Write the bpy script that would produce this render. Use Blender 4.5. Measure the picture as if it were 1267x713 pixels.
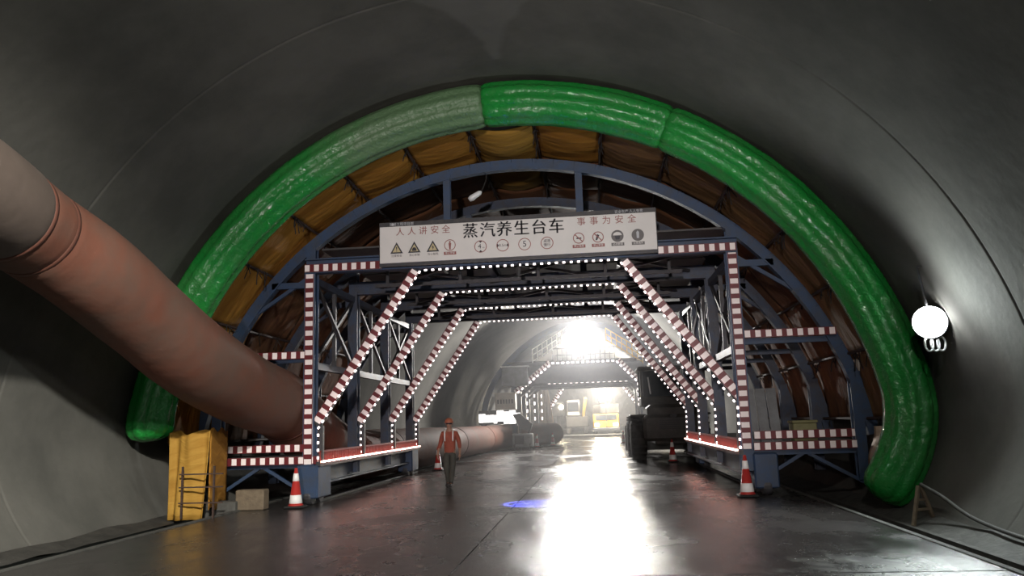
import bpy, math, random
from mathutils import Vector, Matrix, noise
R_ = math.radians
S = bpy.context.scene
COL = S.collection
for o in list(bpy.data.objects): bpy.data.objects.remove(o)
random.seed(7)

# ------------------------------------------------------------------ camera
cam = bpy.data.cameras.new('camera'); camo = bpy.data.objects.new('camera', cam); COL.objects.link(camo)
cam.sensor_width = 36.0; cam.lens = 980 / 1267 * 36.0; cam.clip_end = 300; cam.clip_start = .05
# axis of the tunnel (+Y) and the vertical in camera terms: yaw to the left, pitch up, slight roll
rows = [Vector(r) for r in [[0.994105, 0.103645, -0.031836], [-0.048427, 0.161727, -0.985647], [-0.097009, 0.981378, 0.165793]]]
m3 = Matrix((rows[0], -rows[1], -rows[2])).transposed()
camo.matrix_world = Matrix.Translation((0, 0, 1.68)) @ m3.to_4x4()
S.camera = camo
# ------------------------------------------------------------------ world, exposure
w = bpy.data.worlds.new('world'); S.world = w; w.use_nodes = True
w.node_tree.nodes['Background'].inputs[0].default_value = (.62, .62, .55, 1)
w.node_tree.nodes['Background'].inputs[1].default_value = .012
S.view_settings.view_transform = 'Standard'; S.view_settings.look = 'None'
S.view_settings.exposure = 0.0; S.view_settings.gamma = 1.0
# ------------------------------------------------------------------ lamps
def lamp(name, kind, loc, power, col=(1, 1, 1), radius=.2, target=None, cone=70, blend=.6, size=None, sy=None):
    l = bpy.data.lights.new(name, kind); l.energy = power; l.color = col
    if kind in ('POINT', 'SPOT'): l.shadow_soft_size = radius
    if kind == 'SPOT': l.spot_size = R_(cone); l.spot_blend = blend
    if kind == 'AREA':
        l.shape = 'RECTANGLE'; l.size = size; l.size_y = sy or size
    o = bpy.data.objects.new(name, l); COL.objects.link(o); o.location = loc
    if target is not None:
        o.rotation_euler = (Vector(target) - Vector(loc)).to_track_quat('-Z', 'Y').to_euler()
    return o
# unseen tunnel lamps behind and above the photographer, plus an added fill spot
lamp('crown_lamp', 'SPOT', (.6, -1.5, 7.9), 1500, (1, .97, .90), .25, (-2.5, 17, 3.2), 95, .7)
lamp('sign_fill_spot', 'SPOT', (-1.2, -9, 2.6), 11000, (1, .89, .87), .25, (-1.6, 18, 4.0), 36, .8)  # unseen spot added to brighten the sign and striped film
lamp('tunnel_lamp', 'POINT', (5.2, -6, 4.5), 260, (.95, 1, .97), .3)
lamp('crown_lamp_left', 'SPOT', (-.4, -.5, 8.3), 15000, (1, .97, .88), .2, (-9.0, 12.6, .6), 40, .9)
# wall floodlight on the right, facing across the tunnel
lamp('wall_flood_light', 'SPOT', (5.62, 14.05, 3.12), 850, (.90, 1, .98), .2, (-1.5, 8.5, 2.6), 172, .5)
# floodlight on the second gantry, facing back down the tunnel
lamp('far_flood_light', 'SPOT', (-.55, 47.2, 6.45), 9000, (1, .97, .93), .25, (-1.6, 20, 2.5), 165, .5)
lamp('far_work_light', 'POINT', (.9, 74.5, 4.4), 8000, (1, .93, .80), .3)

# ------------------------------------------------------------------ materials
def mat(name, col, rough=.6, metal=0., col2=None, nscale=3., bump=0., bscale=20., rough2=None, spec=.5, coords='Object', detail=6):
    m = bpy.data.materials.new(name); m.use_nodes = True
    nt = m.node_tree; b = nt.nodes['Principled BSDF']
    b.inputs['Base Color'].default_value = (*col, 1); b.inputs['Roughness'].default_value = rough
    b.inputs['Metallic'].default_value = metal; b.inputs['Specular IOR Level'].default_value = spec
    tc = nt.nodes.new('ShaderNodeTexCoord')
    if col2 is not None or rough2 is not None:
        n = nt.nodes.new('ShaderNodeTexNoise'); n.inputs['Scale'].default_value = nscale; n.inputs['Detail'].default_value = detail
        n.inputs['Roughness'].default_value = .62
        nt.links.new(tc.outputs[coords], n.inputs['Vector'])
        cr = nt.nodes.new('ShaderNodeMapRange'); cr.inputs[1].default_value = .36; cr.inputs[2].default_value = .66
        nt.links.new(n.outputs['Fac'], cr.inputs[0])
        if col2 is not None:
            mx = nt.nodes.new('ShaderNodeMix'); mx.data_type = 'RGBA'
            mx.inputs[6].default_value = (*col, 1); mx.inputs[7].default_value = (*col2, 1)
            nt.links.new(cr.outputs[0], mx.inputs[0]); nt.links.new(mx.outputs[2], b.inputs['Base Color'])
        if rough2 is not None:
            rr = nt.nodes.new('ShaderNodeMapRange'); rr.inputs[3].default_value = rough; rr.inputs[4].default_value = rough2
            nt.links.new(cr.outputs[0], rr.inputs[0]); nt.links.new(rr.outputs[0], b.inputs['Roughness'])
    if bump:
        n2 = nt.nodes.new('ShaderNodeTexNoise'); n2.inputs['Scale'].default_value = bscale; n2.inputs['Detail'].default_value = 5
        nt.links.new(tc.outputs[coords], n2.inputs['Vector'])
        bp = nt.nodes.new('ShaderNodeBump'); bp.inputs['Strength'].default_value = bump; bp.inputs['Distance'].default_value = .03
        nt.links.new(n2.outputs['Fac'], bp.inputs['Height']); nt.links.new(bp.outputs[0], b.inputs['Normal'])
    return m
def emat(name, col, strength, sample=True):
    m = bpy.data.materials.new(name); m.use_nodes = True; b = m.node_tree.nodes['Principled BSDF']
    b.inputs['Base Color'].default_value = (*col, 1); b.inputs['Emission Color'].default_value = (*col, 1)
    b.inputs['Emission Strength'].default_value = strength
    if not sample: m.cycles.emission_sampling = 'NONE'
    return m
M = {}
M['concrete'] = mat('lining_concrete', (.085, .083, .075), .95, col2=(.125, .12, .108), nscale=.55, bump=.3, bscale=5, spec=.12)
M['road'] = None
M['kerb'] = mat('kerb_concrete', (.09, .088, .08), .8, col2=(.05, .048, .044), nscale=4, bump=.4, bscale=12)
M['ditch'] = mat('ditch_mud', (.035, .033, .03), .6, col2=(.06, .056, .05), nscale=3, bump=.7, bscale=7)
M['blue'] = mat('blue_steel_paint', (.02, .05, .115), .55, col2=(.03, .045, .075), nscale=5, bump=.1)
M['blue_dark'] = mat('shaded_blue_steel', (.025, .045, .085), .5, col2=(.035, .035, .045), nscale=4, bump=.15)  # interior shade put into a duller blue for the deeper frames
M['steel'] = mat('bare_grey_steel', (.06, .062, .07), .55, .3, col2=(.04, .037, .037), nscale=6, bump=.1)
M['dark_steel'] = mat('dark_oily_steel', (.03, .032, .038), .5, .2, col2=(.05, .045, .045), nscale=4, bump=.2)
M['deck'] = mat('deck_plate', (.045, .045, .05), .55, .2, col2=(.07, .065, .06), nscale=3, bump=.15)
M['rod'] = mat('rusty_rod', (.035, .022, .018), .7, col2=(.06, .03, .02), nscale=12)
M['rope'] = mat('dark_tie_rope', (.02, .016, .014), .9)
M['duct'] = mat('orange_duct_fabric', (.135, .052, .033), .75, col2=(.105, .062, .046), nscale=1.1, bump=.35, bscale=3.5, spec=.3)
M['duct_grey'] = mat('dusty_duct_fabric', (.085, .062, .05), .8, col2=(.07, .05, .04), nscale=1.5, bump=.3, bscale=4)
M['duct_band'] = mat('duct_joint_band', (.09, .03, .018), .7)
M['orange_plastic'] = mat('cone_red_plastic', (.42, .03, .025), .45)
M['white_band'] = mat('white_reflective_band', (.85, .84, .82), .4)
M['black_rubber'] = mat('black_rubber', (.014, .014, .014), .7, bump=.2, bscale=40)
M['picket_red'] = mat('dull_red_picket', (.20, .03, .025), .6)
M['glass'] = mat('dark_cab_glass', (.02, .025, .03), .08)
M['grey_panel'] = mat('grey_panel_sheet', (.16, .165, .17), .45, .2, col2=(.11, .11, .11), nscale=3)
M['beige_panel'] = mat('beige_panel_sheet', (.42, .38, .33), .5, col2=(.33, .30, .26), nscale=3)
M['cream_sheet'] = mat('cream_sheet', (.66, .50, .36), .7, col2=(.55, .42, .30), nscale=2, bump=.3)
M['wood'] = mat('raw_timber', (.17, .13, .085), .8, col2=(.12, .09, .06), nscale=8, bump=.3)
M['yellow'] = mat('yellow_machine_paint', (.62, .36, .03), .4, col2=(.50, .28, .03), nscale=4)
M['machine'] = mat('muddy_dark_machine', (.05, .046, .042), .6, col2=(.085, .075, .065), nscale=3, bump=.3, bscale=12)
M['tyre'] = mat('muddy_tyre', (.02, .019, .018), .8, col2=(.05, .044, .038), nscale=5, bump=.4, bscale=20)
M['led'] = emat('led_white', (1, .86, .84), 3.5, False)
M['led_rope'] = emat('led_rope_pink', (1, .36, .25), 13.0)
M['lampface'] = emat('lamp_or_glow_face', (.96, 1, 1), 60, False)
M['lampface_far'] = emat('far_lamp_face', (1, .98, .95), 70, False)
M['lampwarm'] = emat('warm_lamp_face', (1, .86, .6), 60, False)
M['wall_glow'] = emat('lit_wall_glow', (1, .96, .92), 3.0)  # emission standing in for light on the far wall
M['streamer'] = mat('grey_plastic_film', (.35, .36, .37), .35)
M['white_plastic'] = mat('white_plastic_strip', (.72, .74, .74), .35)
M['skin'] = mat('skin', (.34, .19, .13), .55)
M['vest'] = mat('orange_vest_cloth', (.34, .085, .05), .85, col2=(.27, .07, .045), nscale=9)
M['trouser'] = mat('grey_green_trousers', (.075, .075, .06), .85, col2=(.055, .055, .048), nscale=8)
M['boot'] = mat('black_boot', (.015, .014, .013), .5)
M['helmet'] = mat('orange_helmet', (.42, .14, .075), .5)
M['sign_white'] = mat('sign_white_film', (.72, .69, .67), .5, col2=(.66, .64, .62), nscale=1.2, spec=.3)
M['sign_black'] = mat('sign_black_ink', (.02, .02, .03), .5)
M['sign_red'] = mat('sign_red_ink', (.26, .07, .06), .5)
M['sign_dim'] = mat('sign_grey_ink', (.11, .10, .10), .5)
M['sign_pale'] = mat('sign_pale_ink', (.45, .46, .48), .5)
M['sign_yellow'] = mat('sign_yellow_ink', (.50, .42, .24), .5)

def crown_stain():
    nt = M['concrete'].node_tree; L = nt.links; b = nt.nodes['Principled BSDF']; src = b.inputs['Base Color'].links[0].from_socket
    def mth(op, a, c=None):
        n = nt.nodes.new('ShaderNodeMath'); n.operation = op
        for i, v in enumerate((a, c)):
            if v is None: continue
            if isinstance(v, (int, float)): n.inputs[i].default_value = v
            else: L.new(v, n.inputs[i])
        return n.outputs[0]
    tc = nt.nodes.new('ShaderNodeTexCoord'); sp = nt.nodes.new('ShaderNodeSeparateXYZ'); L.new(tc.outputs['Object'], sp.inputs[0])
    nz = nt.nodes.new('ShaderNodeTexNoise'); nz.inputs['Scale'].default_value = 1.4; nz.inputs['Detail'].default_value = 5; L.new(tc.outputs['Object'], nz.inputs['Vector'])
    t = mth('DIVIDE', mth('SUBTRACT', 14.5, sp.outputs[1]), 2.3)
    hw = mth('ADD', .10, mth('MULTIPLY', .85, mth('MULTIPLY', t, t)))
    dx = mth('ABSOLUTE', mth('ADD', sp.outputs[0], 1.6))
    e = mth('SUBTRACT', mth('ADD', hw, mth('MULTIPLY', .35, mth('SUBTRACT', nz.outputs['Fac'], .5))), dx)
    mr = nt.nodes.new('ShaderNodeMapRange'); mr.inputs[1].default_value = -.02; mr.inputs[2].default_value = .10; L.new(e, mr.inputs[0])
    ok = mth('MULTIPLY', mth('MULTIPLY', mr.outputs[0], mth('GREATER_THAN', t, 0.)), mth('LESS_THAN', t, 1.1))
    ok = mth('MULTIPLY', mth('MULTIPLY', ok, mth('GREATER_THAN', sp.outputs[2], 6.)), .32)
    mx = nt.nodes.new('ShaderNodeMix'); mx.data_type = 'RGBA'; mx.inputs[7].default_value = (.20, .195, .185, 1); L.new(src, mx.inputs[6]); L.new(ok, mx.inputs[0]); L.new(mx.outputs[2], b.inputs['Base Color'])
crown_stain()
def road_mat():
    m = bpy.data.materials.new('wet_road'); m.use_nodes = True; nt = m.node_tree; b = nt.nodes['Principled BSDF']; L = nt.links
    def N(t, **k):
        n = nt.nodes.new(t)
        for a, v in k.items(): setattr(n, a, v)
        return n
    tc = N('ShaderNodeTexCoord')
    big = N('ShaderNodeTexNoise'); big.inputs['Scale'].default_value = .45; big.inputs['Detail'].default_value = 8; big.inputs['Roughness'].default_value = .65
    mp = N('ShaderNodeMapping'); mp.inputs['Scale'].default_value = (1.0, .55, 1); L.new(tc.outputs['Object'], mp.inputs[0]); L.new(mp.outputs[0], big.inputs['Vector'])
    fine = N('ShaderNodeTexNoise'); fine.inputs['Scale'].default_value = 22; fine.inputs['Detail'].default_value = 8; fine.inputs['Roughness'].default_value = .7
    L.new(tc.outputs['Object'], fine.inputs['Vector'])
    mid = N('ShaderNodeTexNoise'); mid.inputs['Scale'].default_value = 2.6; mid.inputs['Detail'].default_value = 6; L.new(tc.outputs['Object'], mid.inputs['Vector'])
    wet = N('ShaderNodeMapRange'); wet.inputs[1].default_value = .40; wet.inputs[2].default_value = .62; L.new(big.outputs['Fac'], wet.inputs[0])
    ro = N('ShaderNodeMapRange'); ro.inputs[3].default_value = .10; ro.inputs[4].default_value = .34; L.new(wet.outputs[0], ro.inputs[0])
    L.new(ro.outputs[0], b.inputs['Roughness'])
    mx = N('ShaderNodeMix', data_type='RGBA'); mx.inputs[6].default_value = (.024, .022, .021, 1); mx.inputs[7].default_value = (.060, .055, .052, 1)
    L.new(mid.outputs['Fac'], mx.inputs[0])
    # dried cement slurry near the right kerb (stain with a shape of its own)
    sep = N('ShaderNodeSeparateXYZ'); L.new(tc.outputs['Object'], sep.inputs[0])
    dx = N('ShaderNodeMath', operation='SUBTRACT'); dx.inputs[1].default_value = 3.15; L.new(sep.outputs[0], dx.inputs[0])
    dy = N('ShaderNodeMath', operation='SUBTRACT'); dy.inputs[1].default_value = 8.6; L.new(sep.outputs[1], dy.inputs[0])
    a = N('ShaderNodeMath', operation='DIVIDE'); a.inputs[1].default_value = 1.5; L.new(dx.outputs[0], a.inputs[0])
    c = N('ShaderNodeMath', operation='DIVIDE'); c.inputs[1].default_value = 1.9; L.new(dy.outputs[0], c.inputs[0])
    a2 = N('ShaderNodeMath', operation='POWER'); a2.inputs[1].default_value = 2; L.new(a.outputs[0], a2.inputs[0])
    c2 = N('ShaderNodeMath', operation='POWER'); c2.inputs[1].default_value = 2; L.new(c.outputs[0], c2.inputs[0])
    s = N('ShaderNodeMath', operation='ADD'); L.new(a2.outputs[0], s.inputs[0]); L.new(c2.outputs[0], s.inputs[1])
    inv = N('ShaderNodeMapRange'); inv.inputs[1].default_value = 1.05; inv.inputs[2].default_value = .75; L.new(s.outputs[0], inv.inputs[0])
    st = N('ShaderNodeMapRange'); st.inputs[1].default_value = .47; st.inputs[2].default_value = .62
    n3 = N('ShaderNodeTexNoise'); n3.inputs['Scale'].default_value = 3.2; n3.inputs['Detail'].default_value = 8; n3.inputs['Distortion'].default_value = 1.2; L.new(tc.outputs['Object'], n3.inputs['Vector'])
    L.new(n3.outputs['Fac'], st.inputs[0])
    mm = N('ShaderNodeMath', operation='MULTIPLY'); L.new(inv.outputs[0], mm.inputs[0]); L.new(st.outputs[0], mm.inputs[1])
    mx2 = N('ShaderNodeMix', data_type='RGBA'); mx2.inputs[7].default_value = (.17, .17, .16, 1); L.new(mx.outputs[2], mx2.inputs[6]); L.new(mm.outputs[0], mx2.inputs[0])
    L.new(mx2.outputs[2], b.inputs['Base Color'])
    bp = N('ShaderNodeBump'); bp.inputs['Strength'].default_value = .6; bp.inputs['Distance'].default_value = .012
    ad = N('ShaderNodeMath', operation='ADD'); L.new(fine.outputs['Fac'], ad.inputs[0]); L.new(mid.outputs['Fac'], ad.inputs[1])
    L.new(ad.outputs[0], bp.inputs['Height']); L.new(bp.outputs[0], b.inputs['Normal'])
    b.inputs['Specular IOR Level'].default_value = .6
    return m
M['road'] = road_mat()

def stripe_mat(name, ca, cb, pitch, duty):
    m = bpy.data.materials.new(name); m.use_nodes = True; nt = m.node_tree; b = nt.nodes['Principled BSDF']; L = nt.links
    uv = nt.nodes.new('ShaderNodeUVMap'); uv.uv_map = 'UVMap'
    sp = nt.nodes.new('ShaderNodeSeparateXYZ'); L.new(uv.outputs[0], sp.inputs[0])
    d = nt.nodes.new('ShaderNodeMath'); d.operation = 'DIVIDE'; d.inputs[1].default_value = pitch; L.new(sp.outputs[0], d.inputs[0])
    f = nt.nodes.new('ShaderNodeMath'); f.operation = 'FRACT'; L.new(d.outputs[0], f.inputs[0])
    g = nt.nodes.new('ShaderNodeMath'); g.operation = 'LESS_THAN'; g.inputs[1].default_value = duty; L.new(f.outputs[0], g.inputs[0])
    v = nt.nodes.new('ShaderNodeMath'); v.operation = 'SUBTRACT'; v.inputs[1].default_value = .5; L.new(sp.outputs[1], v.inputs[0])
    va = nt.nodes.new('ShaderNodeMath'); va.operation = 'ABSOLUTE'; L.new(v.outputs[0], va.inputs[0])
    vl = nt.nodes.new('ShaderNodeMath'); vl.operation = 'LESS_THAN'; vl.inputs[1].default_value = .42; L.new(va.outputs[0], vl.inputs[0])
    mu = nt.nodes.new('ShaderNodeMath'); mu.operation = 'MULTIPLY'; L.new(g.outputs[0], mu.inputs[0]); L.new(vl.outputs[0], mu.inputs[1])
    mx = nt.nodes.new('ShaderNodeMix'); mx.data_type = 'RGBA'; mx.inputs[6].default_value = (*ca, 1); mx.inputs[7].default_value = (*cb, 1)
    L.new(mu.outputs[0], mx.inputs[0]); L.new(mx.outputs[2], b.inputs['Base Color']); b.inputs['Roughness'].default_value = .35
    return m
M['hazard'] = stripe_mat('red_white_hazard_film', (.13, .016, .02), (.92, .83, .81), .22, .52)

def tube_mat(name, dusty):
    m = bpy.data.materials.new(name); m.use_nodes = True; nt = m.node_tree; b = nt.nodes['Principled BSDF']; L = nt.links
    tc = nt.nodes.new('ShaderNodeTexCoord')
    n = nt.nodes.new('ShaderNodeTexNoise'); n.inputs['Scale'].default_value = 1.1; n.inputs['Detail'].default_value = 8; n.inputs['Roughness'].default_value = .65
    L.new(tc.outputs['Object'], n.inputs['Vector'])
    mr = nt.nodes.new('ShaderNodeMapRange'); mr.inputs[1].default_value = .45; mr.inputs[2].default_value = .75; mr.inputs[3].default_value = 0; mr.inputs[4].default_value = .35
    L.new(n.outputs['Fac'], mr.inputs[0])
    fac = mr.outputs[0]
    if dusty:
        sp = nt.nodes.new('ShaderNodeSeparateXYZ'); L.new(tc.outputs['Object'], sp.inputs[0])
        na = nt.nodes.new('ShaderNodeMath'); na.operation = 'MULTIPLY_ADD'; na.inputs[1].default_value = 2.4; L.new(n.outputs['Fac'], na.inputs[0]); L.new(sp.outputs[0], na.inputs[2])
        m2 = nt.nodes.new('ShaderNodeMapRange'); m2.inputs[1].default_value = -3.0; m2.inputs[2].default_value = -1.7; m2.inputs[4].default_value = .85; L.new(na.outputs[0], m2.inputs[0])
        mxm = nt.nodes.new('ShaderNodeMath'); mxm.operation = 'MAXIMUM'; L.new(m2.outputs[0], mxm.inputs[0]); L.new(fac, mxm.inputs[1]); fac = mxm.outputs[0]
    mx = nt.nodes.new('ShaderNodeMix'); mx.data_type = 'RGBA'; mx.inputs[6].default_value = (.013, .22, .035, 1); mx.inputs[7].default_value = (.11, .17, .095, 1)
    L.new(fac, mx.inputs[0]); L.new(mx.outputs[2], b.inputs['Base Color'])
    ro = nt.nodes.new('ShaderNodeMapRange'); ro.inputs[3].default_value = .07; ro.inputs[4].default_value = .5; L.new(fac, ro.inputs[0]); L.new(ro.outputs[0], b.inputs['Roughness'])
    w1 = nt.nodes.new('ShaderNodeTexNoise'); w1.inputs['Scale'].default_value = 9; w1.inputs['Detail'].default_value = 6; w1.inputs['Distortion'].default_value = .6; L.new(tc.outputs['Object'], w1.inputs['Vector'])
    bp = nt.nodes.new('ShaderNodeBump'); bp.inputs['Strength'].default_value = .75; bp.inputs['Distance'].default_value = .05
    L.new(w1.outputs['Fac'], bp.inputs['Height']); L.new(bp.outputs[0], b.inputs['Normal'])
    b.inputs['Subsurface Weight'].default_value = 0
    return m
M['tube'] = tube_mat('green_vinyl', False); M['tube_dusty'] = tube_mat('dusty_green_vinyl', True)

def tarp_mat(name, c1, c2):
    m = bpy.data.materials.new(name); m.use_nodes = True; nt = m.node_tree; b = nt.nodes['Principled BSDF']; L = nt.links
    uv = nt.nodes.new('ShaderNodeUVMap'); uv.uv_map = 'UVMap'
    mp = nt.nodes.new('ShaderNodeMapping'); mp.inputs['Scale'].default_value = (1.0, 7.0, 1); L.new(uv.outputs[0], mp.inputs[0])
    n = nt.nodes.new('ShaderNodeTexNoise'); n.inputs['Scale'].default_value = 1.3; n.inputs['Detail'].default_value = 6; n.inputs['Distortion'].default_value = .5
    L.new(mp.outputs[0], n.inputs['Vector'])
    mr = nt.nodes.new('ShaderNodeMapRange'); mr.inputs[1].default_value = .32; mr.inputs[2].default_value = .68; L.new(n.outputs['Fac'], mr.inputs[0])
    mx = nt.nodes.new('ShaderNodeMix'); mx.data_type = 'RGBA'; mx.inputs[6].default_value = (*c1, 1); mx.inputs[7].default_value = (*c2, 1)
    L.new(mr.outputs[0], mx.inputs[0]); L.new(mx.outputs[2], b.inputs['Base Color']); b.inputs['Roughness'].default_value = .8; b.inputs['Specular IOR Level'].default_value = .25
    bp = nt.nodes.new('ShaderNodeBump'); bp.inputs['Strength'].default_value = .8; bp.inputs['Distance'].default_value = .06
    L.new(n.outputs['Fac'], bp.inputs['Height']); L.new(bp.outputs[0], b.inputs['Normal'])
    return m
M['tarp'] = tarp_mat('yellow_brown_tarp', (.30, .125, .015), (.46, .22, .035))
M['tarp_b'] = tarp_mat('shaded_brown_tarp', (.12, .052, .024), (.18, .08, .034))  # shade of the deep bays put into a darker tarp colour
M['tarp_r'] = tarp_mat('mid_brown_tarp', (.19, .10, .04), (.27, .15, .06))  # mid brown for the right side of the front bay
M['tarp_y'] = tarp_mat('golden_tarp', (.32, .165, .025), (.42, .24, .045))

# ------------------------------------------------------------------ helpers
class MB:
    def __init__(s): s.v = []; s.f = []; s.uv = []
    def face(s, idx, uv=None):
        s.f.append(idx); s.uv.append(uv or [(0, 0)] * len(idx))
    def beam(s, a, b, w, h=None, up=(0, 0, 1), taper=1.):
        a = Vector(a); b = Vector(b); h = h or w; d = (b - a); L = d.length; d.normalize()
        up = Vector(up)
        if abs(d.dot(up)) > .98: up = Vector((0, 1, 0)) if abs(d.y) < .9 else Vector((1, 0, 0))
        x = d.cross(up).normalized(); y = x.cross(d).normalized(); o = len(s.v)
        for p, k in ((a, 1.), (b, taper)):
            for sx, sy in ((-1, -1), (1, -1), (1, 1), (-1, 1)): s.v.append(p + x * sx * w / 2 * k + y * sy * h / 2 * k)
        for i in range(4):
            j = (i + 1) % 4
            s.face([o + i, o + j, o + 4 + j, o + 4 + i], [(0, 0), (0, 1), (L, 1), (L, 0)])
        s.face([o + 3, o + 2, o + 1, o]); s.face([o + 4, o + 5, o + 6, o + 7])
        return s
    def ibeam(s, a, b, w, h, t=.03, up=(0, 0, 1)):
        a = Vector(a); b = Vector(b); d = (b - a).normalized(); upv = Vector(up)
        if abs(d.dot(upv)) > .98: upv = Vector((0, 1, 0))
        x = d.cross(upv).normalized(); y = x.cross(d).normalized()
        s.beam(a, b, t, h - 2 * t, up); s.beam(a + y * (h - t) / 2, b + y * (h - t) / 2, w, t, up); s.beam(a - y * (h - t) / 2, b - y * (h - t) / 2, w, t, up)
        return s
    def box(s, lo, hi, bev=0.):
        lo = Vector(lo); hi = Vector(hi); o = len(s.v)
        if bev <= 0:
            for z in (lo.z, hi.z):
                for x, y in ((lo.x, lo.y), (hi.x, lo.y), (hi.x, hi.y), (lo.x, hi.y)): s.v.append(Vector((x, y, z)))
            for q in ((0, 1, 5, 4), (1, 2, 6, 5), (2, 3, 7, 6), (3, 0, 4, 7), (4, 5, 6, 7), (3, 2, 1, 0)): s.face([o + k for k in q])
            return s
        pts = []
        b = bev
        for z, k in ((lo.z, b), (lo.z + b, 0), (hi.z - b, 0), (hi.z, b)):
            x0, x1, y0, y1 = lo.x + k, hi.x - k, lo.y + k, hi.y - k
            for x, y in ((x0 + b, y0), (x1 - b, y0), (x1, y0 + b), (x1, y1 - b), (x1 - b, y1), (x0 + b, y1), (x0, y1 - b), (x0, y0 + b)): s.v.append(Vector((x, y, z)))
        for r in range(3):
            for i in range(8):
                j = (i + 1) % 8; s.face([o + r * 8 + i, o + r * 8 + j, o + r * 8 + 8 + j, o + r * 8 + 8 + i])
        s.face([o + i for i in range(7, -1, -1)]); s.face([o + 24 + i for i in range(8)])
        return s
    def poly(s, pts, n, thick):   # prism: closed outline pts extruded by vector n*thick
        n = Vector(n) * thick; k = len(pts); o = len(s.v)
        s.v += [Vector(p) for p in pts] + [Vector(p) + n for p in pts]
        s.face([o + i for i in range(k - 1, -1, -1)]); s.face([o + k + i for i in range(k)])
        for i in range(k):
            j = (i + 1) % k; s.face([o + i, o + j, o + k + j, o + k + i])
        return s
    def tube(s, pts, r, n=8, caps=True, lob=None):
        pts = [Vector(p) for p in pts]; o = len(s.v); m = len(pts); ref = None; run = 0
        for i, p in enumerate(pts):
            d = (pts[min(i + 1, m - 1)] - pts[max(i - 1, 0)]).normalized()
            if ref is None:
                ref = Vector((0, 0, 1)) if abs(d.z) < .9 else Vector((0, 1, 0))
            x = (ref - d * ref.dot(d)).normalized(); ref = x; y = d.cross(x)
            if i: run += (p - pts[i - 1]).length
            rr = r(i) if callable(r) else r
            for k in range(n):
                a = 2 * math.pi * k / n; q = rr * (lob(i, a, run) if lob else 1)
                s.v.append(p + x * math.cos(a) * q + y * math.sin(a) * q)
        for i in range(m - 1):
            for k in range(n):
                j = (k + 1) % n; s.face([o + i * n + k, o + i * n + j, o + (i + 1) * n + j, o + (i + 1) * n + k], [(i, k / n), (i, (k + 1) / n), (i + 1, (k + 1) / n), (i + 1, k / n)])
        if caps:
            s.face([o + k for k in range(n - 1, -1, -1)]); s.face([o + (m - 1) * n + k for k in range(n)])
        return s
    def lathe(s, prof, c=(0, 0, 0), n=24, axis='z'):
        o = len(s.v); c = Vector(c)
        for r, h in prof:
            for k in range(n):
                a = 2 * math.pi * k / n; u, v = r * math.cos(a), r * math.sin(a)
                s.v.append(c + (Vector((u, v, h)) if axis == 'z' else Vector((h, u, v)) if axis == 'x' else Vector((v, h, u))))
        for i in range(len(prof) - 1):
            for k in range(n):
                j = (k + 1) % n; s.face([o + i * n + k, o + i * n + j, o + (i + 1) * n + j, o + (i + 1) * n + k])
        if prof[0][0] > 1e-4: s.face([o + k for k in range(n - 1, -1, -1)])
        if prof[-1][0] > 1e-4: s.face([o + (len(prof) - 1) * n + k for k in range(n)])
        return s
    def grid(s, fn, nu, nv, thick=0.):
        o = len(s.v)
        for i in range(nu + 1):
            for j in range(nv + 1): s.v.append(Vector(fn(i / nu, j / nv)))
        for i in range(nu):
            for j in range(nv):
                q = [o + i * (nv + 1) + j, o + (i + 1) * (nv + 1) + j, o + (i + 1) * (nv + 1) + j + 1, o + i * (nv + 1) + j + 1]
                s.face(q, [(i / nu, j / nv), ((i + 1) / nu, j / nv), ((i + 1) / nu, (j + 1) / nv), (i / nu, (j + 1) / nv)])
        return s
WORLD = {}
def wloc(p): return WORLD.get(p.name, Vector((0, 0, 0))) if p else Vector((0, 0, 0))
def obj(name, mb, m, parent=None, smooth=False, solid=0.):
    base = wloc(parent)
    me = bpy.data.meshes.new(name); me.from_pydata([tuple(v - base) for v in mb.v], [], mb.f)
    uvl = me.uv_layers.new(name='UVMap'); flat = [c for u in mb.uv for p in u for c in p]; uvl.data.foreach_set('uv', flat)
    me.materials.append(M[m] if isinstance(m, str) else m)
    if smooth: me.polygons.foreach_set('use_smooth', [True] * len(me.polygons))
    me.update(); o = bpy.data.objects.new(name, me); COL.objects.link(o)
    WORLD[o.name] = base.copy()
    if parent: o.parent = parent
    if solid:
        sm = o.modifiers.new('s', 'SOLIDIFY'); sm.thickness = solid; sm.offset = 0
    return o
def thing(name, label, cat, loc, group=None):
    o = bpy.data.objects.new(name, None); COL.objects.link(o); o.location = loc; o.empty_display_size = .2
    o['label'] = label; o['category'] = cat; WORLD[o.name] = Vector(loc)
    if group: o['group'] = group
    return o
def tag(o, label, cat, group=None):
    o['label'] = label; o['category'] = cat
    if group: o['group'] = group
    return o
def recenter(o, loc):   # put a single mesh thing's origin at loc
    loc = Vector(loc)
    for v in o.data.vertices: v.co -= loc
    o.location = loc; WORLD[o.name] = loc
    return o
def struct(name, mb, m, parent=None, smooth=False):
    o = obj(name, mb, m, parent, smooth)
    if not parent: o['kind'] = 'structure'
    return o
def copy_tree(o, parent=None):
    c = o.copy(); COL.objects.link(c); WORLD[c.name] = wloc(o).copy()
    if parent: c.parent = parent
    for ch in list(o.children): copy_tree(ch, c)
    return c
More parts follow.
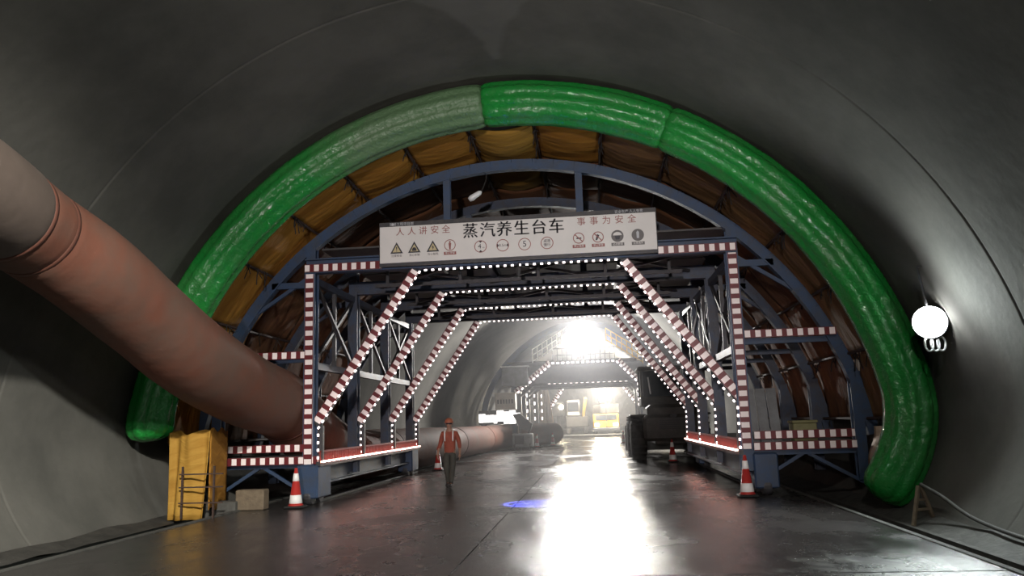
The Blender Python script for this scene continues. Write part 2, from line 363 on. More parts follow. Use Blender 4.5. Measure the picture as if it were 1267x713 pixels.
def strip(name, a, b, parent, width=.2, n=(0, -1, 0), m='hazard', thick=.02):
    a = Vector(a); b = Vector(b); d = (b - a).normalized(); n = Vector(n); side = d.cross(n)
    mb = MB(); L = (b - a).length; o = 0
    q = [a - side * width / 2, a + side * width / 2, b + side * width / 2, b - side * width / 2]
    mb.v = q + [p + n * thick for p in q]
    mb.face([4, 5, 6, 7], [(0, 0), (0, 1), (L, 1), (L, 0)])
    mb.face([3, 2, 1, 0], [(L, 0), (L, 1), (0, 1), (0, 0)])
    for i in range(4):
        j = (i + 1) % 4; mb.face([i, j, 4 + j, 4 + i], [(0, .5)] * 4)
    return obj(name, mb, m, parent)
def leds(name, pts, parent, pitch=.165, size=(.056, .036), m='led', n=(0, -1, 0), phase=.4):
    mb = MB(); pts = [Vector(p) for p in pts]; rest = pitch * phase
    for a, b in zip(pts, pts[1:]):
        d = b - a; L = d.length; d.normalize(); t = rest
        while t < L:
            p = a + d * t; mb.beam(p - d * size[0] / 2, p + d * size[0] / 2, size[1], .035, n); t += pitch
        rest = t - L
    o = obj(name, mb, m, parent); o['kind'] = 'stuff'
    return o

# ------------------------------------------------------------------ tunnel shell
XC, ZC, RL = -1.62, .65, 8.05
def inward(z): return .86 * max(0., (2.2 - z) / 2.2) ** 2
def arch(a, r=RL):
    x, z = math.cos(a) * r, ZC + math.sin(a) * r
    return XC + math.copysign(max(abs(x) - inward(z), .0), x), z
Y0, Y1 = -16., 96.
def lining(name, a0, a1, n):
    st = [Y0]
    y = 11.9 - 24
    while y < Y1 - 2:
        st += [y - .30, y - .05, y - .03, y - .012, y + .012, y + .03, y + .05, y + .30]
        y += 12.
    st.append(Y1)
    st2 = []
    for p, q in zip(st, st[1:]):
        st2.append(p)
        if q - p > 3:
            st2 += [p + (q - p) * k / 6 for k in range(1, 6)]
    st2.append(Y1)
    groove = set()
    y = 11.9 - 24
    while y < Y1 - 2: groove |= {round(y - .012, 3), round(y + .012, 3)}; y += 12
    mb = MB()
    for i in range(n + 1):
        a = a0 + (a1 - a0) * i / n
        for yy in st2:
            k = math.floor((yy - 11.9) / 12.)
            r = RL + (.007 if round(yy, 3) in groove else 0) + .004 * ((k * 37) % 3 - 1)
            x, z = arch(a, r); mb.v.append(Vector((x, yy, z)))
    m = len(st2)
    for i in range(n):
        for j in range(m - 1): mb.face([i * m + j, i * m + j + 1, (i + 1) * m + j + 1, (i + 1) * m + j])
    return struct(name, mb, 'concrete', smooth=True)
af = math.asin((-.5 - ZC) / RL)
wl = lining('wall_left', math.pi - R_(28), math.pi - af, 22)
wr = lining('wall_right', R_(28), af, 22)
cl = lining('ceiling', R_(28), math.pi - R_(28), 60)
# far end of the drive
mb = MB()
def rock(u, v):
    a = af + (math.pi - 2 * af) * u; r = v * 8.1; x, z = math.cos(a) * r, ZC + math.sin(a) * r
    return (XC + x, 94 + .5 * noise.noise(Vector((x, z, 0))), max(z, -.6))
mb.grid(rock, 40, 12); struct('wall_far', mb, 'ditch')
# floor: road slab, ditches, footings
XL, XR = -7.55, 4.15
mb = MB(); mb.box((XL, Y0, -.6), (XR, 74, -.05)); fl_ = struct('floor', mb, 'road')
ys = [Y0 + i * 5.0 for i in range(int((74 - Y0) / 5) + 1)] + [74.0]
for i, (p, q) in enumerate(zip(ys, ys[1:])):
    for c, (x0, x1) in enumerate(((XL, -1.72), (-1.70, XR))):
        dz = .003 * ((i * 7 + c * 3) % 3 - 1)
        obj('slab', MB().box((x0, p + .012, -.048), (x1, q - .012, dz)), 'road', fl_)
mb = MB(); mb.box((-10.5, Y0, -1.2), (8, Y1, -.45)); struct('floor_subgrade', mb, 'ditch')
mb = MB(); mb.box((XL - .10, Y0, -.5), (XL - .005, 74, .02)); struct('trim_1', mb, 'kerb')
mb = MB(); mb.box((XR + .005, Y0, -.5), (XR + .09, 74, .015)); struct('trim_2', mb, 'kerb')
mb = MB()
mb.grid(lambda u, v: (-8.95 - .6 * u + .55, Y0 + 90 * v, -.1 + .18 * u + .05 * noise.noise(Vector((u * 2, v * 120, 0)))), 4, 160); struct('trim_3', mb, 'ditch', smooth=True)
mb = MB()
mb.grid(lambda u, v: (5.05 + .75 * u, Y0 + 90 * v, -.22 + .26 * u + .04 * noise.noise(Vector((u * 2, v * 120, 5)))), 4, 160)
mb.box((4.95, Y0, -.6), (5.05, 74, -.2)); struct('trim_4', mb, 'kerb', smooth=False)
# raised slab beyond the working area
mb = MB(); mb.box((-8.5, 73.9, -.6), (5.4, 94, .22), .03); struct('floor_slab', mb, 'kerb')

# ------------------------------------------------------------------ haze in the tunnel air
def haze(name, y0, y1, dens, g, where):
    mb = MB(); n = 24; prof_ = [arch(af + (math.pi - 2 * af) * i / n, RL - .12) for i in range(n + 1)]
    for yy in (y0, y1):
        for x, z in prof_: mb.v.append(Vector((x, yy, max(z, -.4))))
    k = n + 1
    for i in range(n): mb.face([i, i + 1, k + i + 1, k + i])
    mb.face([n, 0, k, k + n]); mb.face(list(range(n, -1, -1))); mb.face([k + i for i in range(k)])
    m = bpy.data.materials.new(name); m.use_nodes = True; nt = m.node_tree; nt.nodes.remove(nt.nodes['Principled BSDF'])
    v = nt.nodes.new('ShaderNodeVolumeScatter'); v.inputs['Density'].default_value = dens; v.inputs['Anisotropy'].default_value = g; v.inputs['Color'].default_value = (.97, .97, 1, 1)
    nt.links.new(v.outputs[0], nt.nodes['Material Output'].inputs['Volume'])
    o = obj(name, mb, m); o['kind'] = 'stuff'; o['label'] = where; o['category'] = 'haze'
    return o
haze('haze', Y0 + .2, 29., .0045, .65, 'thin clear haze in the air from the camera to the end of the striped gantry')
haze('haze', 29.02, 93., .032, .65, 'bright dusty haze in the far tunnel beyond the striped gantry')

# ------------------------------------------------------------------ inflatable green tube
TY, TR = 15.6, .46
def tube_c(a):
    x, z = arch(a, RL - .48)
    return Vector((x, TY, z))
seal = thing('inflatable_seal_tube', 'glossy green inflatable tube arching round the mouth of the gantry against the lining', 'inflatable tube', (XC, TY, 0))
def seal_seg(name, d0, d1, m, end0=False, end1=False, seed=0):
    n = int(abs(d1 - d0) / .55); pts = [tube_c(R_(d0 + (d1 - d0) * i / n)) for i in range(n + 1)]
    def rad(i):
        t = i / n; e0 = min(1., t * n / 4); e1 = min(1., (1 - t) * n / 4)
        k = (.35 + .65 * math.sqrt(1 - (1 - e0) ** 2)) if end0 else (.90 + .10 * math.sqrt(1 - (1 - e0) ** 2))
        k *= (.35 + .65 * math.sqrt(1 - (1 - e1) ** 2)) if end1 else (.90 + .10 * math.sqrt(1 - (1 - e1) ** 2))
        return TR * k * (1 + .03 * noise.noise(Vector((i * .12, seed, 0))))
    def lob(i, a, run):
        q = abs(math.cos(a * 5 + .4))
        wr_ = noise.noise(Vector((run * 5.5, a * 1.2, seed))) * .022 + noise.noise(Vector((run * 14, a * 2.2, seed + 9))) * .012
        return .87 + .15 * q ** .55 + wr_ * (1.3 - q)
    mb = MB().tube(pts, rad, 54, True, lob)
    return obj(name, mb, m, seal, True)
seal_seg('tube_segment', 173.5, 93, 'tube_dusty', True, False, 1)
seal_seg('tube_segment', 93, 64, 'tube', False, False, 2)
seal_seg('tube_segment', 64, -4.5, 'tube', False, True, 3)

# ------------------------------------------------------------------ curing gantry
FY = [17.5, 20.75, 24.0, 27.25]
XA, XB = -6.38, 3.13
gan = thing('curing_gantry', 'blue steel gantry with red and white striped portal frames spanning the road', 'gantry', (-1.63, 17.5, 0))
RC, RR = (-1.66, 0.0), 7.55
def ribp(d, r=RR, y=0): return Vector((RC[0] + math.cos(R_(d)) * r, y, RC[1] + math.sin(R_(d)) * r))
for k, y in enumerate(FY):
    bl = 'blue' if k == 0 else 'blue_dark'
    for x in (XA, XB): obj('post', MB().ibeam((x, y, .5), (x, y, 5.25), .26, .26), bl, gan)
    obj('portal_beam', MB().ibeam((XA - .13, y, 5.36), (XB + .13, y, 5.36), .24, .34), bl, gan)
    obj('knee_brace', MB().beam((-6.25, y + .08, 1.72), (-3.95, y + .08, 5.2), .16, .16), 'dark_steel', gan)
    obj('knee_brace', MB().beam((3.12, y + .08, 1.95), (.78, y + .08, 5.2), .16, .16), 'dark_steel', gan)
    obj('short_post', MB().beam((-6.15, y + .08, .9), (-6.15, y + .08, 1.72), .10), 'dark_steel', gan)
    obj('short_post', MB().beam((3.02, y + .08, .9), (3.05, y + .08, 1.92), .10), 'dark_steel', gan)
    yf = y - .14
    # striped film on the braces, LED strings along the opening
    strip('hazard_strip', (-6.22, yf + .1, 1.80), (-3.93, yf + .1, 5.14), gan, .2)
    strip('hazard_strip', (3.10, yf + .1, 2.02), (.80, yf + .1, 5.12), gan, .2)
    leds('led_string', [(-6.15, yf, .95), (-6.15, yf, 1.66), (-3.79, yf, 5.12), (.67, yf, 5.14), (3.0, yf, 1.86), (2.99, yf, .95)], gan)
    # rib arch and struts
    r0, r1 = 9., 171.
    pts = [ribp(r0 + (r1 - r0) * i / 44, RR, y + .12) for i in range(45)]
    mb = MB()
    for a_, b_ in zip(pts, pts[1:]): mb.beam(a_, b_, .24, .14, (0, 1, 0))
    obj('arch_rib', mb, bl, gan)
    mb = MB()
    for a_, b_ in zip(pts, pts[1:]):
        c1 = Vector((RC[0], a_.y, RC[1])); mb.beam(a_ + (c1 - a_).normalized() * .11, b_ + (c1 - b_).normalized() * .11, .03, .2, (0, 1, 0))
    obj('rib_flange', mb, bl, gan)
    for x in (-3.19, -.13): obj('rib_post', MB().ibeam((x, y + .12, 5.5), (x, y + .12, math.sqrt(RR * RR - (x - RC[0]) ** 2)), .16, .16, .025), bl, gan)
    for x in (XA - .03, XB + .04): obj('rib_post', MB().ibeam((x, y + .12, 5.25), (x, y + .12, math.sqrt(RR * RR - (x - RC[0]) ** 2) - .02), .22, .22, .03), bl, gan)
    for s_, x in ((-1, XA), (1, XB)):
        zz = 4.95; xe = RC[0] + s_ * math.sqrt(RR * RR - zz * zz); obj('rib_strut', MB().beam((x, y + .12, zz), (xe, y + .12, zz), .14), bl, gan)
        zz = 3.22; xe = RC[0] + s_ * (math.sqrt(RR * RR - zz * zz) - .05)
        if s_ > 0 or k == 0: obj('rib_strut', MB().beam((x, y + .14, zz), (xe, y + .14, zz), .12), bl, gan)
        obj('rib_strut', MB().beam((x, y + .12, 5.2), (RC[0] + s_ * math.sqrt(RR * RR - 4.2 ** 2), y + .12, 4.2), .08), bl, gan)
    for x, zt in ((-8.6, 2.9), (5.5, 2.5)):
        obj('rib_leg', MB().ibeam((x, y + .12, .25), (x, y + .12, zt), .22, .22, .03), bl, gan)
        obj('rib_strut', MB().beam((x, y + .12, zt - .1), (RC[0] + math.copysign(math.sqrt(RR * RR - zt * zt), x - RC[0]), y + .12, zt), .14), bl, gan)
y = FY[0]; yf = y - .14
strip('hazard_strip', (XA, yf, .88), (XA, yf, 5.16), gan, .2)
strip('hazard_strip', (XB, yf, .95), (XB, yf, 5.16), gan, .2)
strip('hazard_strip', (XA - .1, yf - .04, 5.29), (-4.68, yf - .04, 5.29), gan, .18)
strip('hazard_strip', (1.55, yf - .04, 5.29), (XB + .1, yf - .04, 5.29), gan, .18)
for (xa, xb, z_) in ((-7.9, -6.48, 3.31), (-8.45, -6.46, 1.24), (-8.58, -6.15, .97), (3.27, 5.17, 3.365), (3.3, 5.34, 1.225), (3.28, 5.36, .995)):
    obj('platform_rail', MB().beam((xa, y - .02, z_), (xb, y - .02, z_), .10, .15), 'dark_steel', gan)
    strip('hazard_strip', (xa, yf + .02, z_), (xb, yf + .02, z_), gan, .17)
# side trusses between the frames
for x in (XA, XB):
    for y0, y1 in zip(FY, FY[1:]):
        for z_ in (3.08, 5.05): obj('side_beam', MB().beam((x, y0 + .13, z_), (x, y1 - .13, z_), .14, .16), 'blue_dark', gan)
        obj('cross_brace', MB().beam((x, y0 + .15, 3.15), (x, y1 - .15, 4.98), .075), 'steel', gan)
        obj('cross_brace', MB().beam((x + .05, y0 + .15, 4.98), (x + .05, y1 - .15, 3.15), .075), 'steel', gan)
        obj('side_post', MB().beam((x, (y0 + y1) / 2, 3.1), (x, (y0 + y1) / 2, 5.05), .09), 'steel', gan)
    obj('base_beam', MB().ibeam((x, 17.62, .62), (x, 27.6, .62), .28, .42, .04), 'blue_dark', gan)
# walkways along both sides of the opening, with pickets and LED rope at the lip
for x, s_ in ((-6.12, 1), (2.98, -1)):
    obj('walkway_beam', MB().beam((x - s_ * .02, 17.35, .88), (x - s_ * .02, 27.4, .88), .10, .10), 'dark_steel', gan)
    obj('led_rope', MB().beam((x + s_ * .05, 17.35, .93), (x + s_ * .05, 27.4, .93), .025, .03), 'led_rope', gan)
    leds('led_string', [(x + s_ * .07, 17.35, .93), (x + s_ * .07, 27.3, .93)], gan, .33, (.10, .045), 'led', (s_, 0, 0))
    mb = MB(); yy = 17.5
    while yy < 27.3: mb.beam((x - s_ * .03, yy, .95), (x - s_ * .03, yy, 1.14), .03); yy += .11
    mb.beam((x - s_ * .03, 17.4, 1.15), (x - s_ * .03, 27.3, 1.15), .04)
    o = obj('picket', mb, 'picket_red', gan); o['kind'] = 'stuff'
for xa, xb in ((-8.6, XA - .1), (XB + .1, 5.5)):
    for i in range(10):
        y0 = 17.6 + i * .98
        if xa < 0 and i > 0: continue
        obj('deck_plate', MB().box((xa, y0, 1.02), (xb, y0 + .96, 1.06)), 'deck', gan)
    for yy in (FY if xa > 0 else FY[:1]): obj('platform_beam', MB().beam((xa, yy + .1, .9), (xb, yy + .1, .9), .12, .2), 'blue', gan)
    xm = (xa + xb) / 2
    obj('platform_brace', MB().beam((xa, 17.62, .2), (xm, 17.62, .85), .07), 'blue', gan); obj('platform_brace', MB().beam((xm, 17.62, .85), (xb, 17.62, .2), .07), 'blue', gan)
# overhead deck
for xx in (-4.3, -2.5, -.7, 1.1):
    obj('deck_beam', MB().ibeam((xx, 17.6, 5.62), (xx, 27.4, 5.62), .16, .26, .03), 'blue_dark', gan)
for y0, y1 in zip(FY, FY[1:]):
    for i in range(4):
        xx = XA + .2 + i * 2.35
        obj('deck_plate', MB().box((xx, y0 + .1, 5.76), (xx + 2.25, y1 - .1, 5.80)), 'deck', gan)
    for xa, xb in ((-5.6, -2.6), (-2.6, .1), (.1, 2.6)):
        obj('cross_brace', MB().beam((xa, y0 + .1, 5.4), (xb, y1 - .1, 5.4), .07), 'steel', gan)
        obj('cross_brace', MB().beam((xb, y0 + .1, 5.36), (xa, y1 - .1, 5.36), .07), 'steel', gan)
    for xx in (-4.9, -3.1, -1.2, .4, 1.9): obj('hanger', MB().beam((xx, y0 + 1.2, 5.05), (xx, y0 + 1.2, 5.6), .07), 'dark_steel', gan)
    obj('deck_rail', MB().beam((-5.2, y0 + 1.2, 5.05), (2.2, y0 + 1.2, 5.05), .08), 'dark_steel', gan)
for x in (XA, XB):
    for yy in (17.75, 26.9):
        bg = obj('wheel_bogie', MB().box((x - .2 + (.3 if x > 0 else -.05), yy - .45, .14), (x + .25 + (.35 if x > 0 else 0), yy + .45, .86), .03), 'blue', gan)
        for dy in (-.26, .26): obj('wheel', MB().lathe([(.06, -.09), (.19, -.09), (.2, -.05), (.2, .05), (.19, .09), (.06, .09)], (x + (.35 if x > 0 else 0), yy + dy, .2), 18, 'x'), 'steel', bg)
for x in (XA, XB + .35): obj('track_rail', MB().ibeam((x, 17.45, .0), (x, 28.2, .0), .1, .1, .02), 'steel', gan)
# purlins and ties
PA = [(-.7 + 8.4)] + [18.6, 29.7, 40.8, 51.9, 63.1, 74.3, 85.4, 96.4, 107.5, 118.6, 129.7, 140.8, 151.9, 163., 173.]
TC, TRR = (-1.63, .5), 7.58
def tarpp(d, r, y):
    x, z = math.cos(R_(d)) * r, TC[1] + math.sin(R_(d)) * r
    return Vector((TC[0] + math.copysign(abs(x) - inward(z) * .9, x), y, z))
for d in PA:
    a_ = tarpp(d, TRR - .03, 16.28); b_ = tarpp(d, TRR - .13, 17.6); c_ = tarpp(d, TRR - .13, 27.6)
    obj('purlin', MB().tube([a_, b_, c_], .035, 6), 'rod', gan)
mb = MB(); rnd = random.Random(3)
for d in PA:
    for yy in [16.32, 16.36] + [16.5 + rnd.random() * .9 for _ in range(3)] + [18 + rnd.random() * 9 for _ in range(10)]:
        p = tarpp(d, TRR - .12, yy); L_ = .12 + rnd.random() * .28; dx = rnd.uniform(-.08, .08)
        mb.tube([p + Vector((.04, 0, .03)), p + Vector((dx * .5, .02, -L_ * .5)), p + Vector((dx, 0, -L_))], .012, 4)
        if rnd.random() < .5: mb.tube([p, p + Vector((dx + .12, .02, -L_ * .6))], .011, 4)
o = obj('tie_rope', mb, 'rope', gan); o['kind'] = 'stuff'

# tarpaulin over the gantry
tarp = thing('tarpaulin_cover', 'yellow brown tarpaulin cover stretched in panels over the gantry arches', 'tarpaulin', (TC[0], 16.3, 0))
BAY = [16.3, 18.6, 20.85, 24.1, 27.5]
for bi, (y0, y1) in enumerate(zip(BAY, BAY[1:])):
    for pi_, (d0, d1) in enumerate(zip(PA, PA[1:])):
        rs = random.Random(bi * 50 + pi_); sag = rs.uniform(.03, .09); mid = (d0 + d1) / 2
        if 60 < mid < 120: sag += .08
        if abs(mid - 90.9) < 2: sag = .30
        sd = rs.uniform(0, 50)
        def fn(u, v, d0=d0, d1=d1, y0=y0, y1=y1, sag=sag, sd=sd):
            d = d0 + (d1 - d0) * u
            s_ = sag * math.sin(math.pi * u) ** .8 * (.6 + .4 * math.sin(math.pi * v))
            s_ += .03 * noise.noise(Vector((u * 2 + sd, v * 6, sd))) + .015 * noise.noise(Vector((u * 4 + sd, v * 14, sd)))
            s_ += (.03 + .05 * rs.random() * 0) * math.sin(math.pi * v * 2) * .4
            return tarpp(d, TRR - s_, y0 + (y1 - y0) * v)
        mm = 'tarp_y' if (abs(mid - 90.9) < 2 and bi < 2) else (('tarp' if mid > 70 else 'tarp_r') if bi == 0 else 'tarp_b')
        obj('tarp_panel', MB().grid(fn, 12, 14), mm, tarp, True, .012)
# hanging edges at the two feet
def flapL(u, v):
    return (-8.62 + .82 * u + .03 * math.sin(u * 8 + v * 2) + .06 * v * (1 - u), 15.55 + .07 * math.sin(u * 8.5 + v) + .03 * math.sin(u * 17 - v * 2) - .15 * v, 1.66 - 1.70 * v + .05 * math.sin(u * 9) * (1 - v))
obj('tarp_flap', MB().grid(flapL, 24, 14), 'tarp_y', tarp, True, .012)
def flapL2(u, v): return (-7.85 - .3 * u, 15.75 + 1.4 * u, 1.7 - 1.6 * v + .05 * math.sin(u * 12))
obj('tarp_flap', MB().grid(flapL2, 12, 10), 'tarp', tarp, True, .012)
def flapR(u, v): return (5.62 - .25 * v - .05 * u + .03 * math.sin(v * 9), 16.35 + .5 * u, 1.35 - 1.1 * v)
o = obj('tarp_edge', MB().grid(flapR, 4, 14), 'cream_sheet', tarp, True, .03); o['label'] = 'pale folded edge of the cover'

# ------------------------------------------------------------------ sign board
sg = thing('sign_board', 'long white sign board with dark Chinese title above the gantry opening', 'sign', (-1.575, 17.2, 5.28))
X0, X1, Z0, Z1, SY = -4.67, 1.52, 5.28, 6.12, 17.14
obj('panel', MB().box((X0, SY, Z0), (X1, SY + .04, Z1), .004), 'sign_white', sg)
obj('frame', MB().box((X0 - .02, SY + .042, Z0 - .07), (X1 + .02, SY + .10, Z1 + .11)), 'dark_steel', sg)
for xx in (-4.2, -2.6, -.5, 1.2): obj('bracket', MB().beam((xx, SY + .10, 5.7), (xx, 17.40, 5.7), .06), 'dark_steel', sg)
def text(s_, x, z, size, m, name='lettering', y=SY - .003, w=None):
    cu = bpy.data.curves.new(name, 'FONT'); cu.body = s_; cu.size = size; cu.align_x = 'CENTER'; cu.align_y = 'CENTER'; cu.extrude = .002
    if w: cu.offset = w
    t_ = bpy.data.objects.new('t', cu); COL.objects.link(t_); bpy.context.view_layer.update()
    me = bpy.data.meshes.new_from_object(t_.evaluated_get(bpy.context.evaluated_depsgraph_get())); bpy.data.objects.remove(t_); me.name = name
    me.materials.clear(); me.materials.append(M[m]); o = bpy.data.objects.new(name, me); COL.objects.link(o); o.parent = sg
    o.location = Vector((x, y, z)) - WORLD[sg.name]; o.rotation_euler = (R_(90), 0, 0)
    return o
def ring(x, z, r, t, m, name='ring'):
    mb = MB(); n = 32
    for k in range(n):
        a = 2 * math.pi * k / n
        for rr in (r - t, r):
            mb.v.append(Vector((x + rr * math.cos(a), SY - .004, z + rr * math.sin(a)))); mb.v.append(Vector((x + rr * math.cos(a), SY + .002, z + rr * math.sin(a))))
    for k in range(n):
        j = (k + 1) % n; a, b = 4 * k, 4 * j
        mb.face([a, b, b + 2, a + 2]); mb.face([a + 2, b + 2, b + 3, a + 3]); mb.face([a, a + 1, b + 1, b])
    return obj(name, mb, m, sg)
def flat(pts, m, name='mark', lift=.004): return obj(name, MB().poly([(px, SY - lift, pz) for px, pz in pts], (0, 1, 0), .006), m, sg)
def disc(x, z, r, m, lift=.004, name='mark', n=24): return flat([(x + r * math.cos(2 * math.pi * k / n), z + r * math.sin(2 * math.pi * k / n)) for k in range(n)], m, name, lift)
def sx(px): return X0 + (px - 475) / (810 - 475) * (X1 - X0)
for c, px in zip('蒸汽养生台车', (587.5, 608.5, 629, 650, 671, 692)): [text(c, sx(px) + e, 5.90, .36, 'sign_black') for e in (-.006, .006)]
for c, px in zip('人人讲安全', (500.5, 515, 529, 543.5, 557.5)): text(c, sx(px), 5.98, .20, 'sign_red')
for c, px in zip('事事为安全', (722, 737, 752, 767, 782)): text(c, sx(px), 5.98, .20, 'sign_red')
for px, g, cap in ((496, '!', '注意安全'), (518, '⚠', '当心车辆'), (541, 'ϟ', '当心触电')):
    x = sx(px); z = 5.62; h = .13
    flat([(x - .145, z - h), (x + .145, z - h), (x, z + .13)], 'sign_black', 'warning_triangle')
    flat([(x - .095, z - h + .03), (x + .095, z - h + .03), (x, z + .07)], 'sign_yellow', 'triangle_field', .007)
    if g == '!': flat([(x - .012, z + .02), (x + .012, z + .02), (x + .006, z - .05), (x - .006, z - .05)], 'sign_black', 'mark', .010); disc(x, z - .075, .010, 'sign_black', .010)
    elif g == '⚠':
        flat([(x - .05, z - .09), (x + .05, z - .09), (x + .05, z - .05), (x + .025, z - .01), (x - .025, z - .01), (x - .05, z - .05)], 'sign_black', 'mark', .010)
    else: flat([(x + .01, z + .03), (x - .025, z - .035), (x - .003, z - .035), (x - .01, z - .09), (x + .03, z - .02), (x + .006, z - .02)], 'sign_black', 'mark', .010)
    text(cap, x, 5.435, .062, 'sign_dim')
x = sx(562); ring(x, 5.62, .13, .016, 'sign_red')
disc(x, 5.69, .022, 'sign_red'); flat([(x - .03, 5.665), (x + .03, 5.665), (x + .022, 5.60), (x + .015, 5.52), (x - .015, 5.52), (x - .022, 5.60)], 'sign_red')
flat([(x - .14, 5.40), (x + .14, 5.40), (x + .14, 5.47), (x - .14, 5.47)], 'sign_red'); text('禁止停留', x, 5.435, .055, 'sign_white', y=SY - .007)
x = sx(599.5); ring(x, 5.55, .14, .016, 'sign_red'); text('4', x - .02, 5.55, .15, 'sign_black'); text('m', x + .065, 5.525, .06, 'sign_dim')
flat([(x - .04, 5.675), (x + .04, 5.675), (x, 5.63)], 'sign_black'); flat([(x - .04, 5.425), (x + .04, 5.425), (x, 5.47)], 'sign_black')
x = sx(626.5); ring(x, 5.55, .14, .016, 'sign_red'); text('8.5m', x, 5.55, .085, 'sign_dim')
flat([(x - .125, 5.60), (x - .125, 5.50), (x - .085, 5.55)], 'sign_black'); flat([(x + .125, 5.60), (x + .125, 5.50), (x + .085, 5.55)], 'sign_black')
x = sx(653); ring(x, 5.55, .14, .016, 'sign_red'); text('5', x, 5.55, .19, 'sign_black')
x = sx(680); ring(x, 5.55, .14, .016, 'sign_red'); text('减速', x, 5.595, .08, 'sign_black'); text('慢行', x, 5.505, .08, 'sign_black')
for px, cap in ((718, '禁止吸烟'), (741, '禁止攀登')):
    x = sx(px); ring(x, 5.62, .125, .018, 'sign_red')
    flat([(x - .095, 5.70), (x - .08, 5.715), (x + .095, 5.54), (x + .08, 5.525)], 'sign_red', 'slash', .007)
    flat([(x - .05, 5.60), (x + .06, 5.60), (x + .06, 5.63), (x - .05, 5.63)] if px == 718 else [(x - .06, 5.55), (x - .02, 5.55), (x + .03, 5.66), (x - .02, 5.69)], 'sign_black', 'mark', .005)
    flat([(x - .14, 5.40), (x + .14, 5.40), (x + .14, 5.47), (x - .14, 5.47)], 'sign_red'); text(cap, x, 5.435, .055, 'sign_white', y=SY - .007)
for px, cap in ((764, '必须戴帽'), (788, '注意通风')):
    x = sx(px); disc(x, 5.62, .135, 'sign_dim')
    if px == 764:
        flat([(x + .095 * math.cos(R_(a)), 5.635 + .075 * math.sin(R_(a))) for a in range(0, 181, 15)], 'sign_white', 'mark', .008)
        flat([(x - .06, 5.62), (x + .06, 5.62), (x + .04, 5.54), (x - .04, 5.54)], 'sign_black', 'mark', .011)
    else: flat([(x - .025, 5.55), (x + .025, 5.55), (x + .03, 5.68), (x, 5.72), (x - .03, 5.68)], 'sign_pale', 'mark', .008)
    flat([(x - .14, 5.40), (x + .14, 5.40), (x + .14, 5.47), (x - .14, 5.47)], 'sign_dim'); text(cap, x, 5.435, .055, 'sign_white', y=SY - .007)
text('隧道工程项目部', sx(502), 6.175, .08, 'sign_pale', y=SY + .038); disc(sx(491), 6.175, .03, 'sign_pale', -.034)
text('安全生产 人人有责', sx(779), 6.175, .075, 'sign_pale', y=SY + .038)

# ------------------------------------------------------------------ ventilation duct
def cr(pts, n):
    out = []
    P_ = [pts[0]] + pts + [pts[-1]]
    for i in range(1, len(P_) - 2):
        for k in range(n):
            t = k / n; p0, p1, p2, p3 = P_[i - 1:i + 3]
            out.append(tuple(.5 * (2 * p1[c] + (p2[c] - p0[c]) * t + (2 * p0[c] - 5 * p1[c] + 4 * p2[c] - p3[c]) * t * t + (3 * p1[c] - p0[c] - 3 * p2[c] + p3[c]) * t ** 3) for c in range(len(p1))))
    out.append(tuple(pts[-1])); return out
duct = thing('ventilation_duct', 'fat orange fabric ventilation duct sloping down the left wall into the gantry', 'duct', (-7.2, 17, 0))
DP = [(-7.3, 6.6, 5.0, .70), (-7.45, 8.6, 4.68, .69), (-7.6, 9.95, 4.47, .665), (-7.5, 11.1, 4.12, .70), (-7.46, 12.4, 3.65, .71), (-7.38, 14.0, 3.06, .745), (-7.36, 16.2, 2.52, .76), (-7.24, 18., 2.18, .77), (-7.34, 20.4, 1.45, .77), (-7.38, 23.5, .86, .77), (-7.3, 27.5, .79, .77), (-6.75, 33, .77, .75), (-6.5, 41, .75, .73), (-5.9, 47, .75, .73), (-4.6, 52.2, .75, .73), (-2.9, 56.2, .75, .73)]
dpts = cr(DP, 10)
def duct_sec(i0, i1, m, seed, name='duct_section', cap=False):
    q = dpts[i0:i1 + 1]
    fine_ = []
    for a_, b_ in zip(q, q[1:]):
        for t in (0, .25, .5, .75): fine_.append([a_[c] + (b_[c] - a_[c]) * t for c in range(4)])
    fine_.append(list(q[-1])); n = len(fine_)
    def rad(i):
        e = min(i, n - 1 - i); return fine_[i][3] * (1 - .045 * math.exp(-e / 2.0))
    def lob(i, a, run): return 1 + .022 * noise.noise(Vector((run * .6 + seed, math.cos(a) * 1.1, math.sin(a) * 1.1))) + .008 * noise.noise(Vector((run * 3 + seed, math.cos(a) * 3, math.sin(a) * 3)))
    return obj(name, MB().tube([f[:3] for f in fine_], rad, 40, True, lob), m, duct, True)
cuts = [0, 15, 20, 71, 100, 115, 125, 135, len(dpts) - 1]
for i, (a_, b_) in enumerate(zip(cuts, cuts[1:])): duct_sec(a_, b_, 'duct_grey' if i == 0 else 'duct', i * 7.3)
for c_ in cuts[1:-1]:
    p, q = Vector(dpts[c_ - 1][:3]), Vector(dpts[c_ + 1][:3]); d = (q - p).normalized(); c0 = Vector(dpts[c_][:3]); r_ = dpts[c_][3]
    obj('joint_band', MB().tube([c0 - d * .05, c0 - d * .04, c0 + d * .04, c0 + d * .05], lambda i, r_=r_: r_ * (.95 if i in (0, 3) else .985), 40), 'duct_band', duct, True)

